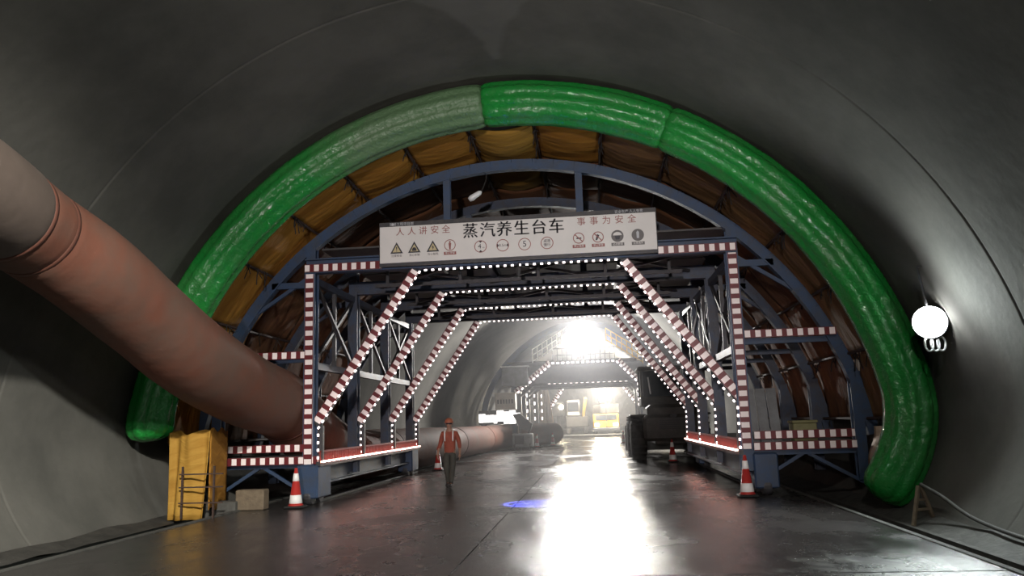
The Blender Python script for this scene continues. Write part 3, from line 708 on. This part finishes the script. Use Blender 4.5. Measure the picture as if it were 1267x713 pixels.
# ------------------------------------------------------------------ traffic cones
def make_cone(loc, label):
    t = thing('traffic_cone', label, 'traffic cone', (0, 0, 0), 'traffic cones along the road')
    obj('base', MB().box((-.2, -.2, 0), (.2, .2, .05), .02), 'black_rubber', t)
    def r(z): return .145 - (.145 - .03) * (z - .05) / .78
    def ringp(z0, z1, e=0): return [(r(z0) + e, z0), (r(z1) + e, z1)]
    obj('body', MB().lathe([(.165, .05), (.15, .075)] + ringp(.08, .83) + [(.018, .835)], n=24), 'orange_plastic', t, True)
    for z0, z1 in ((.10, .27), (.56, .72)): obj('reflective_band', MB().lathe([(r(z0), z0 - .002)] + ringp(z0, z1, .004) + [(r(z1), z1 + .002)], n=24), 'white_band', t, True)
    t.location = loc
    return t
cone0 = make_cone((-6.45, 16.85, .004), 'traffic cone with red and white bands in front of the left gantry post')
for loc, lab in (((3.02, 17.12, .004), 'traffic cone with red and white bands below the right gantry post'),
                 ((-5.75, 28.9, .004), 'small traffic cone beside the duct, behind the walking worker'),
                 ((2.75, 30.2, .004), 'small traffic cone on the road in front of the dark loader'),
                 ((-3.72, 50.4, .004), 'tiny far traffic cone beside the pump cart'),
                 ((-2.85, 52.6, .004), 'tiny far traffic cone before the end of the duct'),
                 ((1.75, 53.6, .004), 'tiny far traffic cone on the right before the yellow truck')):
    c = copy_tree(cone0); c.location = loc; c['label'] = lab

# ------------------------------------------------------------------ floodlight on the right wall
fl = thing('wall_floodlight', 'glaring white floodlight on a bracket on the right tunnel wall', 'floodlight', (6.0, 14.2, 3.1))
d = (Vector((-.2, 4, 2.6)) - Vector((5.75, 14.1, 3.12))).normalized()
c0 = Vector((5.75, 14.1, 3.12))
mb = MB().tube([c0 + d * -.02, c0 - d * .06, c0 - d * .2, c0 - d * .26], lambda i: (.285, .29, .18, .08)[i], 24); obj('housing', mb, 'dark_steel', fl, True)
obj('lamp_or_glow_face', MB().tube([c0 + d * .0, c0 + d * .02], .27, 24), 'lampface', fl)
obj('bracket', MB().tube([c0 - d * .2, (5.72, 14.1, 3.5), (5.58, 13.95, 4.06), (5.95, 14.0, 4.13)], .022, 8), 'steel', fl)
obj('bracket', MB().tube([c0 - d * .2, (6.2, 14.2, 3.05)], .03, 8), 'steel', fl)
ln = thing('cable_coil', 'two small cable loops hanging below the wall floodlight', 'cable', (5.8, 14.2, 2.7))
for k in range(3):
    pts = [Vector((5.72 + .1 * k + .07 * math.sin(a), 14.16, 2.75 + .12 * math.cos(a))) for a in [i * math.pi / 8 for i in range(17)]]
    obj('cable_loop', MB().tube(pts, .018, 6), 'white_plastic', ln, True)
obj('hook', MB().tube([(5.8, 14.16, 2.88), (5.78, 14.16, 3.0), (5.9, 14.2, 3.05)], .012, 6), 'steel', ln)

# ------------------------------------------------------------------ blue safety projector
pj = thing('safety_projector', 'small black lamp under the gantry beam throwing the blue floor symbol', 'projector', (-1.55, 17.3, 5.0))
obj('body', MB().tube([(-1.55, 17.25, 5.05), (-1.55, 17.23, 4.85)], .05, 12), 'dark_steel', pj); obj('bracket', MB().beam((-1.55, 17.25, 5.03), (-1.55, 17.42, 5.22), .03), 'dark_steel', pj)
sl = lamp('gobo_light', 'SPOT', (-1.55, 17.2, 4.8), 26000, (.07, .10, 1), .005, (-1.36, 16.75, 0), 17, .05)
sl.data.use_nodes = True; nt = sl.data.node_tree; L = nt.links; em = nt.nodes['Emission']
g = nt.nodes.new('ShaderNodeNewGeometry'); vt = nt.nodes.new('ShaderNodeVectorTransform'); vt.vector_type = 'NORMAL'; vt.convert_from = 'WORLD'; vt.convert_to = 'OBJECT'
tc = nt.nodes.new('ShaderNodeTexCoord'); sp = nt.nodes.new('ShaderNodeSeparateXYZ'); L.new(tc.outputs['Normal'], sp.inputs[0])
def Mth(op, a, b=None):
    n = nt.nodes.new('ShaderNodeMath'); n.operation = op
    for i, v in enumerate((a, b)):
        if v is None: continue
        if isinstance(v, (int, float)): n.inputs[i].default_value = v
        else: L.new(v, n.inputs[i])
    return n.outputs[0]
px_ = Mth('DIVIDE', sp.outputs[0], sp.outputs[2]); py_ = Mth('DIVIDE', sp.outputs[1], sp.outputs[2])
rr = Mth('SQRT', Mth('ADD', Mth('MULTIPLY', px_, px_), Mth('MULTIPLY', py_, py_)))
ring1 = Mth('LESS_THAN', Mth('ABSOLUTE', Mth('SUBTRACT', rr, .118)), .009)
cmb = nt.nodes.new('ShaderNodeCombineXYZ'); L.new(px_, cmb.inputs[0]); L.new(py_, cmb.inputs[1])
nz = nt.nodes.new('ShaderNodeTexNoise'); nz.inputs['Scale'].default_value = 30; L.new(cmb.outputs[0], nz.inputs['Vector'])
marks = Mth('MULTIPLY', Mth('GREATER_THAN', nz.outputs['Fac'], .54), Mth('LESS_THAN', rr, .085))
pat = Mth('ADD', .30, Mth('MULTIPLY', 3.2, Mth('MAXIMUM', ring1, marks)))
L.new(pat, em.inputs['Strength'])

# ------------------------------------------------------------------ small work lamp under the arches
wl_ = thing('work_lamp', 'small white work lamp hanging under the tarpaulin left of the sign top', 'lamp', (-2.5, 17.9, 6.9))
obj('shade', MB().tube([(-2.72, 17.9, 6.86), (-2.66, 17.9, 6.9), (-2.46, 17.9, 7.02), (-2.42, 17.9, 7.05)], lambda i: (.05, .075, .06, .02)[i], 12), 'white_plastic', wl_, True)
obj('cord', MB().tube([(-2.42, 17.9, 7.05), (-2.3, 17.85, 7.3), (-2.25, 17.7, 7.5)], .012, 6), 'rope', wl_)

# ------------------------------------------------------------------ items on the right platform
for i in range(3):
    x = 3.32 + i * .24
    t = obj('steel_sheet', MB().beam((x + .1, 17.95 + .03 * i, 1.06), (x + .1, 18.25 + .03 * i, 2.22), .21, .03, (0, 1, 0)), 'grey_panel')
    tag(recenter(t, (x + .1, 17.95, 1.06)), 'tall grey sheet leaning on the right platform, ' + ('nearest the striped post', 'middle of the three', 'farthest from the striped post')[i], 'sheet', 'grey sheets on the right platform')
bx = thing('storage_box', 'small olive yellow box on the right platform above the striped rail', 'box', (4.45, 18.0, 1.06))
M['olive'] = mat('olive_box', (.20, .19, .08), .6, col2=(.15, .14, .06), nscale=6)
obj('body', MB().box((4.22, 17.85, 1.06), (4.72, 18.25, 1.44), .015), 'olive', bx); obj('lid', MB().box((4.2, 17.83, 1.445), (4.74, 18.27, 1.50), .012), 'olive', bx)
# pale plastic streamers
for i, (x, y, z0, z1) in enumerate([(2.75, 21.3, 4.75, 3.75), (2.95, 21.6, 5.1, 3.5), (3.15, 22, 5.0, 3.35), (3.42, 21.5, 5.15, 3.1), (3.6, 21.9, 5.2, 3.3), (3.85, 21.7, 5.15, 3.2), (3.3, 18.6, 4.6, 3.5), (3.42, 18.9, 4.9, 3.45)]):
    rs = random.Random(i)
    mb = MB()
    pts = [Vector((x + .06 * math.sin(t * 5 + i), y, z0 + (z1 - z0) * t)) for t in [k / 12 for k in range(13)]]
    mb.tube(pts, lambda k: .008 + .022 * (k / 12) ** 2 * (.3 + .7 * math.sin(math.pi * min(1, k / 12 * 1.1))) + .012 * (k > 6), 6)
    t = obj('plastic_streamer', mb, 'streamer', None, True)
    tag(recenter(t, (x, y, z1)), 'thin pale plastic streamer hanging in the right bay behind the striped braces', 'streamer', 'plastic streamers in the right bay')

# ------------------------------------------------------------------ stand and hose at the right wall
st = thing('timber_stand', 'small A shaped timber stand against the right wall beside the tube end', 'stand', (5.2, 14.0, -.1))
obj('leg', MB().beam((5.02, 13.85, -.2), (5.22, 14.0, .42), .05), 'wood', st); obj('leg', MB().beam((5.42, 14.05, -.1), (5.25, 14.0, .42), .05), 'wood', st)
obj('rung', MB().beam((5.11, 13.91, .05), (5.35, 14.03, .05), .04), 'wood', st); obj('rung', MB().beam((5.15, 13.95, .2), (5.31, 14.02, .2), .035), 'wood', st)
hs = obj('water_hose', MB().tube(cr([(5.26, 14.0, .44), (5.36, 13.5, .30), (5.44, 12.8, .08), (5.42, 11.8, .0), (5.40, 10.6, -.02), (5.42, 9.2, -.02)], 8), .03, 8), 'kerb', None, True)
tag(recenter(hs, (5.6, 12, .05)), 'pale hose running from the timber stand along the right wall foot', 'hose')

# ------------------------------------------------------------------ left foot clutter
for i, (x, y, z, sx_, sy_, sz_, m, nm, lab) in enumerate([(-7.35, 16.7, 0, .62, .3, .42, 'wood', 'timber_block', 'pale squared timber block on the road edge under the left platform'),
        (-7.95, 16.6, -.3, .7, .35, .50, 'kerb', 'concrete_block', 'long grey concrete block at the wall foot beside the yellow flap')]):
    t = obj(nm, MB().box((x - sx_ / 2, y - sy_ / 2, z), (x + sx_ / 2, y + sy_ / 2, z + sz_), .02), m); tag(recenter(t, (x, y, z)), lab, 'block')
rk = thing('bar_rack', 'low dark bar rack standing before the yellow tarpaulin flap', 'rack', (-7.8, 15.25, 0))
for xx in (-8.15, -7.5): obj('upright', MB().beam((xx, 15.25, .0), (xx, 15.25, 1.0), .035), 'rod', rk)
for zz in (.3, .6, .85): obj('bar', MB().beam((-8.2, 15.22, zz), (-7.3, 15.22, zz), .025), 'rod', rk)

# ------------------------------------------------------------------ wheel loader on the right
ld = thing('wheel_loader', 'big dark muddy wheel loader parked on the right beyond the gantry', 'loader', (2.85, 31, 0))
lx = 2.85
obj('counterweight', MB().box((lx - 1.05, 31.0, .75), (lx + 1.2, 31.7, 1.75), .12), 'machine', ld)
obj('engine_hood', MB().box((lx - .85, 31.4, 1.5), (lx + 1.05, 34.2, 2.15), .14), 'machine', ld)
gr = obj('grille', MB().box((lx - .45, 30.96, 1.2), (lx + .65, 31.02, 1.62)), 'dark_steel', ld)
for k in range(5): obj('slat', MB().box((lx - .43, 30.93, 1.23 + k * .08), (lx + .63, 30.965, 1.26 + k * .08)), 'machine', gr)
obj('emblem', MB().poly([(lx + .1 + .14 * math.cos(a), 30.98, 1.9 + .07 * math.sin(a) - .2) for a in [k * math.pi / 8 for k in range(16)]], (0, 1, 0), .05), 'steel', ld)
cb = obj('cab', MB().box((lx - .95, 33.4, 2.1), (lx + .7, 35.2, 2.5), .05), 'machine', ld)
for xx in (lx - .9, lx + .65):
    for yy in (33.45, 35.15): obj('pillar', MB().beam((xx, yy, 2.4), (xx, yy, 3.6), .10), 'machine', cb)
obj('roof', MB().box((lx - 1.05, 33.3, 3.58), (lx + .8, 35.3, 3.74), .05), 'machine', cb)
obj('window', MB().box((lx - .84, 33.47, 2.5), (lx + .59, 33.49, 3.55)), 'glass', cb)
obj('window', MB().box((lx - .905, 33.55, 2.5), (lx - .885, 35.05, 3.55)), 'glass', cb)
obj('wiper_bar', MB().beam((lx - .55, 33.42, 2.6), (lx - .62, 33.42, 3.3), .05), 'white_plastic', cb)
for xx in (lx - 1.2, lx + 1.25):
    for yy in (32.4, 36.0):
        wv = MB().lathe([(.3, -.3), (.62, -.3), (.80, -.2), (.84, 0), (.80, .2), (.62, .3), (.3, .3)], (xx, yy, .84), 28, 'x'); t_ = obj('wheel', wv, 'tyre', ld, True)
        obj('rim', MB().lathe([(.1, -.31), (.42, -.31), (.44, -.2), (.44, .2), (.42, .31), (.1, .31)], (xx, yy, .84), 20, 'x'), 'machine', t_)
        for k in range(18):
            a = 2 * math.pi * k / 18; p = Vector((xx, yy + .84 * math.cos(a), .84 + .84 * math.sin(a))); obj('tread', MB().beam(p + Vector((-.28, 0, 0)), p + Vector((.28, 0, 0)), .07, .07), 'tyre', t_)
    obj('fender', MB().box((xx - .32, 31.5, 1.70), (xx + .32, 33.3, 1.78), .03), 'machine', ld)
obj('bucket', MB().poly([(lx - 1.5, 38.2, .15), (lx - 1.5, 39.4, .1), (lx - 1.5, 38.9, 1.0), (lx - 1.5, 38.2, 1.3)], (1, 0, 0), 3.0), 'machine', ld)
for xx in (lx - .5, lx + .5): obj('lift_arm', MB().beam((xx, 35.2, 1.9), (xx, 38.3, .8), .2, .3), 'machine', ld)
obj('chassis', MB().box((lx - .6, 31.6, .6), (lx + .7, 36.5, 1.55), .05), 'machine', ld)

# ------------------------------------------------------------------ second gantry (lining formwork trolley)
g2 = thing('formwork_trolley', 'second gantry far down the tunnel with steel arch form and lit trapezoid opening', 'gantry', (-1, 48, 0))
cx2 = -.63
prof = [(-6.9, 1.2), (-6.75, 2.77), (-5.98, 4.44), (-4.54, 6.0), (-2.6, 7.2), (-.65, 7.6), (1.3, 7.2), (3.25, 6.0), (4.7, 4.44), (5.45, 2.77), (5.6, 1.2)]
pp = cr(prof, 5)
for k in range(4):
    mb = MB(); y0, y1 = 48 + k * 2.5, 50.45 + k * 2.5; n = len(pp); cc = Vector((cx2, 0, 2))
    for (px, pz) in pp:
        v = Vector((px, 0, pz)); i_ = v + (cc - v).normalized() * .35
        for q, yy in ((v, y0), (v, y1), (i_, y1), (i_, y0)): mb.v.append(Vector((q.x, yy, q.z)))
    for i in range(n - 1):
        for j in range(4): mb.face([4 * i + j, 4 * i + (j + 1) % 4, 4 * i + 4 + (j + 1) % 4, 4 * i + 4 + j])
    mb.face([0, 1, 2, 3]); mb.face([4 * n - 1, 4 * n - 2, 4 * n - 3, 4 * n - 4])
    obj('form_arch', mb, 'blue', g2)
for yy in (48, 51.3, 54.6, 57.8):
    obj('portal_beam', MB().box((-5.0, yy, 3.85), (3.2, yy + .3, 4.95)), 'dark_steel', g2)
    for x in (-4.85, 3.0): obj('post', MB().beam((x, yy + .15, .4), (x, yy + .15, 4.9), .3), 'blue_dark', g2)
    obj('knee_brace', MB().beam((-4.75, yy + .1, 3.25), (-2.6, yy + .1, 5.0), .15), 'dark_steel', g2); obj('knee_brace', MB().beam((2.75, yy + .1, 3.6), (1.5, yy + .1, 5.0), .15), 'dark_steel', g2)
obj('deck_plate', MB().box((-5.2, 47.9, 5.1), (3.4, 58, 5.2)), 'deck', g2)
leds('led_string', [(-4.63, 47.85, 3.32), (-2.46, 47.85, 5.04), (1.37, 47.85, 5.06), (2.6, 47.85, 3.74), (2.6, 47.85, 2.4)], g2, .3, (.15, .09))
strip('hazard_strip', (-4.78, 47.9, 3.42), (-2.62, 47.9, 5.14), g2, .22); strip('hazard_strip', (2.78, 47.9, 3.8), (1.55, 47.9, 5.14), g2, .22)
leds('led_string', [(-3.0, 51.2, 4.0), (2.2, 51.2, 4.0)], g2, .35, (.15, .08))
for x in (-4.4, -4.0, -3.6):
    leds('led_string', [(x, 52 + (x + 4.4) * 3, 1.6), (x, 52 + (x + 4.4) * 3, 3.6)], g2, .5, (.2, .08))
for x in (2.9, 3.2): leds('led_string', [(x, 50.5, 2.2), (x, 50.5, 3.7)], g2, .4, (.15, .08))
for s_, m_ in ((-1, 'white_plastic'), (1, 'yellow')):
    xs = [(-3.6, 5.5), (-1.5, 6.75)] if s_ < 0 else [(.85, 6.6), (2.95, 5.2)]
    rl = thing('stair_railing', 'white stair railing rising to the left of the far floodlight' if s_ < 0 else 'yellow stair railing falling to the right of the far floodlight', 'railing', (xs[0][0], 47.6, 5.2))
    (xa, za), (xb, zb) = xs
    for dz in (0, .35, .7): obj('rail', MB().beam((xa, 47.6, za + dz - .3), (xb, 47.6, zb + dz - .3), .06), m_, rl)
    for k in range(8):
        t = k / 7; x = xa + (xb - xa) * t; z = za + (zb - za) * t; obj('baluster', MB().beam((x, 47.6, z - .4), (x, 47.6, z + .42), .05), m_, rl)
rl = thing('deck_railing', 'grey railing along the second gantry deck below the far floodlight', 'railing', (-1, 47.7, 5.2))
for z_ in (5.5, 5.9): obj('rail', MB().beam((-2.4, 47.75, z_), (1.3, 47.75, z_), .05), 'steel', rl)
for k in range(14): obj('baluster', MB().beam((-2.4 + k * .285, 47.75, 5.15), (-2.4 + k * .285, 47.75, 5.9), .04), 'steel', rl)
ff = thing('far_floodlight', 'dazzling floodlight on the deck of the second gantry', 'floodlight', (-.6, 47.5, 6.4))
obj('housing', MB().box((-1.2, 47.55, 5.95), (.1, 47.8, 6.85), .04), 'dark_steel', ff); obj('lamp_or_glow_face', MB().box((-.95, 47.5, 6.08), (-.15, 47.56, 6.72)), 'lampface_far', ff)
obj('mast', MB().beam((-.55, 47.7, 5.2), (-.55, 47.7, 6.0), .1), 'steel', ff)
for (x0, x1, z0, z1, m_, lab) in ((-5.42, -3.88, 3.73, 4.85, 'grey_panel', 'grey cabinet with a white side, upper of two on the second gantry'), (-5.86, -4.66, 2.36, 3.3, 'beige_panel', 'beige slotted cabinet, lower of two on the second gantry')):
    t = thing('control_cabinet', lab, 'cabinet', ((x0 + x1) / 2, 47.3, z0))
    obj('body', MB().box((x0, 46.9, z0), (x1, 47.7, z1), .03), m_, t)
    n_ = 2 if z0 > 3.5 else 6
    for k in range(n_):
        w_ = (x1 - x0 - .2) / n_; obj('door' if n_ == 2 else 'slot', MB().box((x0 + .1 + k * w_ + .04, 46.87, z0 + .15 if n_ == 2 else z0 + .35), (x0 + .1 + (k + 1) * w_ - .04, 46.905, z1 - .12 if n_ == 2 else z0 + .6)), m_ if n_ == 2 else 'dark_steel', t)
    obj('hood', MB().box((x0 - .06, 46.85, z1 + .005), (x1 + .06, 47.75, z1 + .06)), 'white_plastic' if n_ == 2 else m_, t)
lp = thing('lit_wall_standin', 'added glowing panel standing in for the floodlit far wall, low left behind the orange duct', 'lit wall stand-in', (-5.7, 47.6, 1.5))  # added: glowing strips replace the floodlit wall, no lamp stands here
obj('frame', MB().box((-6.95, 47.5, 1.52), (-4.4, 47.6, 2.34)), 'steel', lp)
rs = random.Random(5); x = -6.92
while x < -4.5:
    w_ = rs.uniform(.18, .5); z0 = 1.54 + rs.random() ** 2 * .2; obj('lamp_or_glow_face', MB().box((x, 47.44, z0), (min(x + w_, -4.42), 47.498, 2.33 - rs.random() ** 2 * .3)), 'wall_glow', lp); x += w_ + .012
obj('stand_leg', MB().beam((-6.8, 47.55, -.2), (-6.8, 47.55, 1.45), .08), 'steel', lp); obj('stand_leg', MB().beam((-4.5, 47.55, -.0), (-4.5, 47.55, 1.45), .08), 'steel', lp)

# pump cart
pc = thing('pump_cart', 'grey pump cart with a tilted dark hopper in front of the far duct', 'cart', (-4.25, 46.6, 0))
obj('body', MB().box((-4.85, 46.2, .18), (-3.65, 47.1, .95), .05), 'grey_panel', pc); obj('panel', MB().box((-4.7, 46.16, .35), (-4.15, 46.2, .85)), 'dark_steel', pc)
obj('hopper', MB().poly([(-4.8, 46.3, 2.05), (-4.4, 46.3, 2.12), (-3.66, 46.3, 1.5), (-3.8, 46.3, 1.08), (-4.3, 46.3, 1.2)], (0, 1, 0), .7), 'dark_steel', pc)
for xx in (-4.55, -3.9): obj('leg', MB().beam((xx, 46.6, .93), (xx, 46.6, 1.4), .08), 'steel', pc)
for xx in (-4.7, -3.8): obj('wheel', MB().lathe([(.05, -.06), (.18, -.06), (.2, 0), (.18, .06), (.05, .06)], (xx, 46.3, .2), 16, 'x'), 'tyre', pc)

# ------------------------------------------------------------------ third gantry and machines at the far end
g3 = thing('far_gantry', 'farthest gantry with a thin row of lights under its beam', 'gantry', (-.6, 68, 0))
obj('portal_beam', MB().box((-5.2, 68, 4.75), (4.2, 68.4, 5.25)), 'dark_steel', g3)
for x in (-5.0, 4.0): obj('post', MB().beam((x, 68.2, 0), (x, 68.2, 4.9), .35), 'blue_dark', g3)
obj('knee_brace', MB().beam((-4.4, 68.1, 1.9), (-2.4, 68.1, 4.8), .18), 'dark_steel', g3); obj('knee_brace', MB().beam((3.6, 68.1, 2.8), (2.2, 68.1, 4.8), .18), 'dark_steel', g3)
strip('hazard_strip', (-4.4, 67.95, 1.9), (-2.4, 67.95, 4.8), g3, .3); strip('hazard_strip', (3.6, 67.95, 2.8), (2.2, 67.95, 4.8), g3, .3)
leds('led_string', [(-4.3, 67.9, 1.8), (-2.3, 67.9, 4.7), (2.1, 67.9, 4.7), (3.5, 67.9, 2.7)], g3, .4, (.2, .12))
cu_ = obj('hanging_sheet', MB().grid(lambda u, v: (-4.75 + (.75 + .45 * v) * u + .08 * v, 67.75 + .08 * math.sin(u * 15), 4.9 - 3.9 * v), 24, 8), 'cream_sheet', None, True, .02)
tag(recenter(cu_, (-4.2, 67.75, 1.0)), 'cream sheet hanging at the left of the farthest gantry above the duct end', 'sheet')
ex = thing('drilling_rig', 'dark grey rig with a glazed cab at the far end left of the yellow truck', 'rig', (-1.8, 78, .22))
obj('body', MB().box((-2.9, 78, .9), (-.7, 82, 2.0), .08), 'machine', ex); obj('cab', MB().box((-2.75, 77.8, 2.0), (-1.5, 79.4, 3.5), .08), 'beige_panel', ex)
obj('cab_window', MB().box((-2.62, 77.76, 2.4), (-1.62, 77.82, 3.3)), 'glass', ex); obj('boom', MB().beam((-1.2, 78.2, 1.9), (-.9, 76.5, 3.6), .25), 'yellow', ex)
for xx in (-2.7, -.95): obj('track', MB().box((xx - .25, 78, .24), (xx + .25, 82, .9), .12), 'tyre', ex)
cbx = thing('work_platform', 'grey ringed work platform at the far left end below the lights', 'platform', (-3.2, 80, .22))
obj('basket', MB().box((-4.3, 79.8, 2.0), (-3.1, 80.8, 3.4), .05), 'grey_panel', cbx); obj('lamp_or_glow_face', MB().tube([(-3.35, 79.7, 2.9), (-3.35, 79.79, 2.9)], .22, 16), 'lampwarm', cbx); obj('mast', MB().beam((-3.7, 80.3, .24), (-3.7, 80.3, 2.05), .3), 'machine', cbx); obj('base', MB().box((-4.5, 79.5, .23), (-2.95, 81.2, .7), .06), 'machine', cbx)
yt = thing('yellow_truck', 'yellow truck with headlights glaring at the far end of the tunnel', 'truck', (1.0, 76, .22))
obj('cab', MB().box((-.25, 76, .75), (2.2, 78, 2.1), .12), 'yellow', yt); obj('windscreen', MB().box((.0, 75.96, 1.5), (1.95, 76.02, 2.0)), 'glass', yt)
obj('body', MB().box((-.3, 78.1, .9), (2.3, 83, 3.0), .08), 'machine', yt); obj('roof_box', MB().box((.45, 76.2, 2.12), (2.25, 77.8, 3.0), .06), 'grey_panel', yt)
obj('bumper', MB().box((-.3, 75.85, .5), (2.25, 76.1, .8), .04), 'dark_steel', yt)
for x in (.1, 1.85):
    obj('headlight', MB().box((x - .2, 75.93, .95), (x + .2, 76.0, 1.2)), 'lampwarm', yt)
for xx in (-.05, 2.0):
    for yy in (77, 81.5): obj('wheel', MB().lathe([(.2, -.18), (.42, -.18), (.48, 0), (.42, .18), (.2, .18)], (xx, yy, .70), 20, 'x'), 'tyre', yt, True)
fw = thing('far_work_lamp', 'warm work lamp on a mast above the yellow truck', 'lamp', (.6, 75, 3.6))
obj('lamp_or_glow_face', MB().box((.4, 75.15, 3.3), (1.5, 75.2, 4.3), .02), 'lampwarm', fw); obj('mast', MB().beam((1.0, 75.3, .23), (1.0, 75.3, 3.3), .08), 'steel', fw)

# ------------------------------------------------------------------ walking worker
def skin_obj(name, verts, edges, radii, m, parent, sub=2, root=0):
    base = wloc(parent)
    me = bpy.data.meshes.new(name); me.from_pydata([tuple(v) for v in verts], edges, [])
    o = bpy.data.objects.new(name, me); COL.objects.link(o); me.materials.append(M[m]); o.parent = parent
    o.modifiers.new('skin', 'SKIN').use_smooth_shade = True
    for i, r_ in enumerate(radii):
        sv = me.skin_vertices[0].data[i]; sv.radius = (r_, r_) if not isinstance(r_, tuple) else r_; sv.use_root = (i == root)
    sm = o.modifiers.new('sub', 'SUBSURF'); sm.levels = sub; sm.render_levels = sub
    return o
wk = thing('person', 'person walking towards the camera in orange vest and orange helmet', 'person', (-3.95, 21.5, 0.004))
# local coordinates: x right in the picture, -y towards the camera
V = [(0, 0, .93), (0, .0, 1.08), (0, -.01, 1.26), (0, -.02, 1.42), (0, -.03, 1.50), (0, -.045, 1.60), (0, -.05, 1.70),
     (-.17, -.02, 1.40), (-.25, .02, 1.16), (-.30, -.10, .94), (-.31, -.14, .86),
     (.17, -.02, 1.40), (.25, .04, 1.15), (.26, .08, .92), (.26, .08, .84),
     (-.09, 0, .88), (-.08, -.10, .50), (-.07, .05, .10), (-.07, -.08, .04),
     (.09, 0, .88), (.08, -.06, .49), (.06, -.22, .10), (.06, -.36, .05)]
E_ = [(0, 1), (1, 2), (2, 3), (3, 4), (4, 5), (5, 6), (3, 7), (7, 8), (8, 9), (9, 10), (3, 11), (11, 12), (12, 13), (13, 14), (0, 15), (15, 16), (16, 17), (17, 18), (0, 19), (19, 20), (20, 21), (21, 22)]
Rd = [(.15, .11), (.145, .10), (.17, .115), (.15, .10), (.055, .055), (.075, .09), (.07, .085), .062, .048, .034, .03, .062, .048, .034, .03, .085, .058, .034, .034, .085, .058, .034, .034]
skin_obj('body', V, E_, Rd, 'skin', wk)
# vest over torso with sleeves, trousers
skin_obj('vest', [(0, 0, .84), (0, 0, .96), V[1], V[2], V[3], (0, -.025, 1.46), (-.17, -.02, 1.405), (-.22, 0, 1.28), V[8], (-.29, -.075, .99), (.17, -.02, 1.405), (.22, .015, 1.28), V[12], (.262, .07, .99)],
         [(0, 1), (1, 2), (2, 3), (3, 4), (4, 5), (4, 6), (6, 7), (7, 8), (8, 9), (4, 10), (10, 11), (11, 12), (12, 13)],
         [(.17, .13), (.168, .128), (.165, .122), (.188, .135), (.165, .118), (.08, .075), .080, .072, .062, .05, .080, .072, .062, .05], 'vest', wk)
skin_obj('trousers', [(0, 0, .98), V[0], V[15], V[16], (-.07, .02, .22), (-.07, .05, .09), V[19], V[20], (.065, -.17, .22), (.06, -.22, .10)], [(0, 1), (1, 2), (2, 3), (3, 4), (4, 5), (1, 6), (6, 7), (7, 8), (8, 9)],
         [(.165, .125), (.17, .13), .108, .085, .068, .066, .108, .085, .068, .066], 'trouser', wk)
skin_obj('boot', [(-.07, .05, .24), (-.07, .06, .05), (-.07, -.08, .045), (-.07, -.18, .04)], [(0, 1), (1, 2), (2, 3)], [.055, .056, .052, .042], 'boot', wk, 2, 1)
skin_obj('boot', [(.062, -.19, .24), (.06, -.21, .06), (.06, -.34, .05), (.06, -.44, .05)], [(0, 1), (1, 2), (2, 3)], [.055, .056, .052, .042], 'boot', wk, 2, 1)
for s_, hx, hy, hz in ((-1, -.31, -.14, .86), (1, .26, .08, .84)):
    hv = [(hx, hy, hz + .02), (hx, hy, hz - .05)]; he = [(0, 1)]; hr = [(.032, .022), (.036, .02)]
    for k in range(4):
        oy = (k - 1.5) * .021; n_ = len(hv); ln_ = (.075, .085, .08, .062)[k]
        hv += [(hx - s_ * .002, hy + oy, hz - .075), (hx - s_ * .012, hy + oy, hz - .075 - ln_ * .55), (hx - s_ * .032, hy + oy, hz - .075 - ln_)]
        he += [(1, n_), (n_, n_ + 1), (n_ + 1, n_ + 2)]; hr += [.0095, .0088, .0075]
    n_ = len(hv); hv += [(hx - s_ * .02, hy - .035, hz - .03), (hx - s_ * .035, hy - .052, hz - .075)]; he += [(0, n_), (n_, n_ + 1)]; hr += [.011, .009]
    skin_obj('hand', hv, he, hr, 'skin', wk, 1)
def wadd(name, mb, m, smooth=True, parent=None):
    b = wloc(wk)
    for i, v in enumerate(mb.v): mb.v[i] = Vector(v) + b
    return obj(name, mb, m, parent or wk, smooth)
hz = 1.655
wadd('nose', MB().lathe([(.001, -.016), (.016, -.004), (.011, .022), (.001, .04)], (0, -.142, hz - .03), 10), 'skin')
for s_ in (-1, 1):
    wadd('eye', MB().lathe([(.001, -.009), (.009, 0), (.001, .009)], (s_ * .031, -.125, hz + .005), 8), 'sign_black'); wadd('ear', MB().lathe([(.001, -.03), (.012, -.012), (.015, .012), (.001, .03)], (s_ * .084, -.045, hz - .012), 8), 'skin')
wadd('mouth', MB().beam((-.024, -.128, hz - .062), (.024, -.128, hz - .062), .012, .008), 'sign_red')
wadd('hair', MB().lathe([(.088, -.03), (.092, .01), (.088, .04)], (0, -.038, hz + .02), 20), 'sign_black')
hm = wadd('helmet', MB().lathe([(.118, .0), (.120, .012), (.112, .04), (.098, .085), (.065, .118), (.001, .132)], (0, -.05, hz + .035), 24), 'helmet')
wadd('brim', MB().poly([(.13 * math.cos(a), -.06 + (.165 if math.sin(a) < 0 else .12) * math.sin(a), hz + .03) for a in [k * math.pi / 12 for k in range(24)]], (0, 0, 1), .014), 'helmet', False, hm)
for s_ in (-1, 1):
    wadd('reflective_stripe', MB().tube([(s_ * .11, -.05, 1.52), (s_ * .112, -.115, 1.44), (s_ * .112, -.143, 1.32), (s_ * .11, -.138, 1.2)], .02, 8), 'white_band')
# ------------------------------------------------------------------ finish
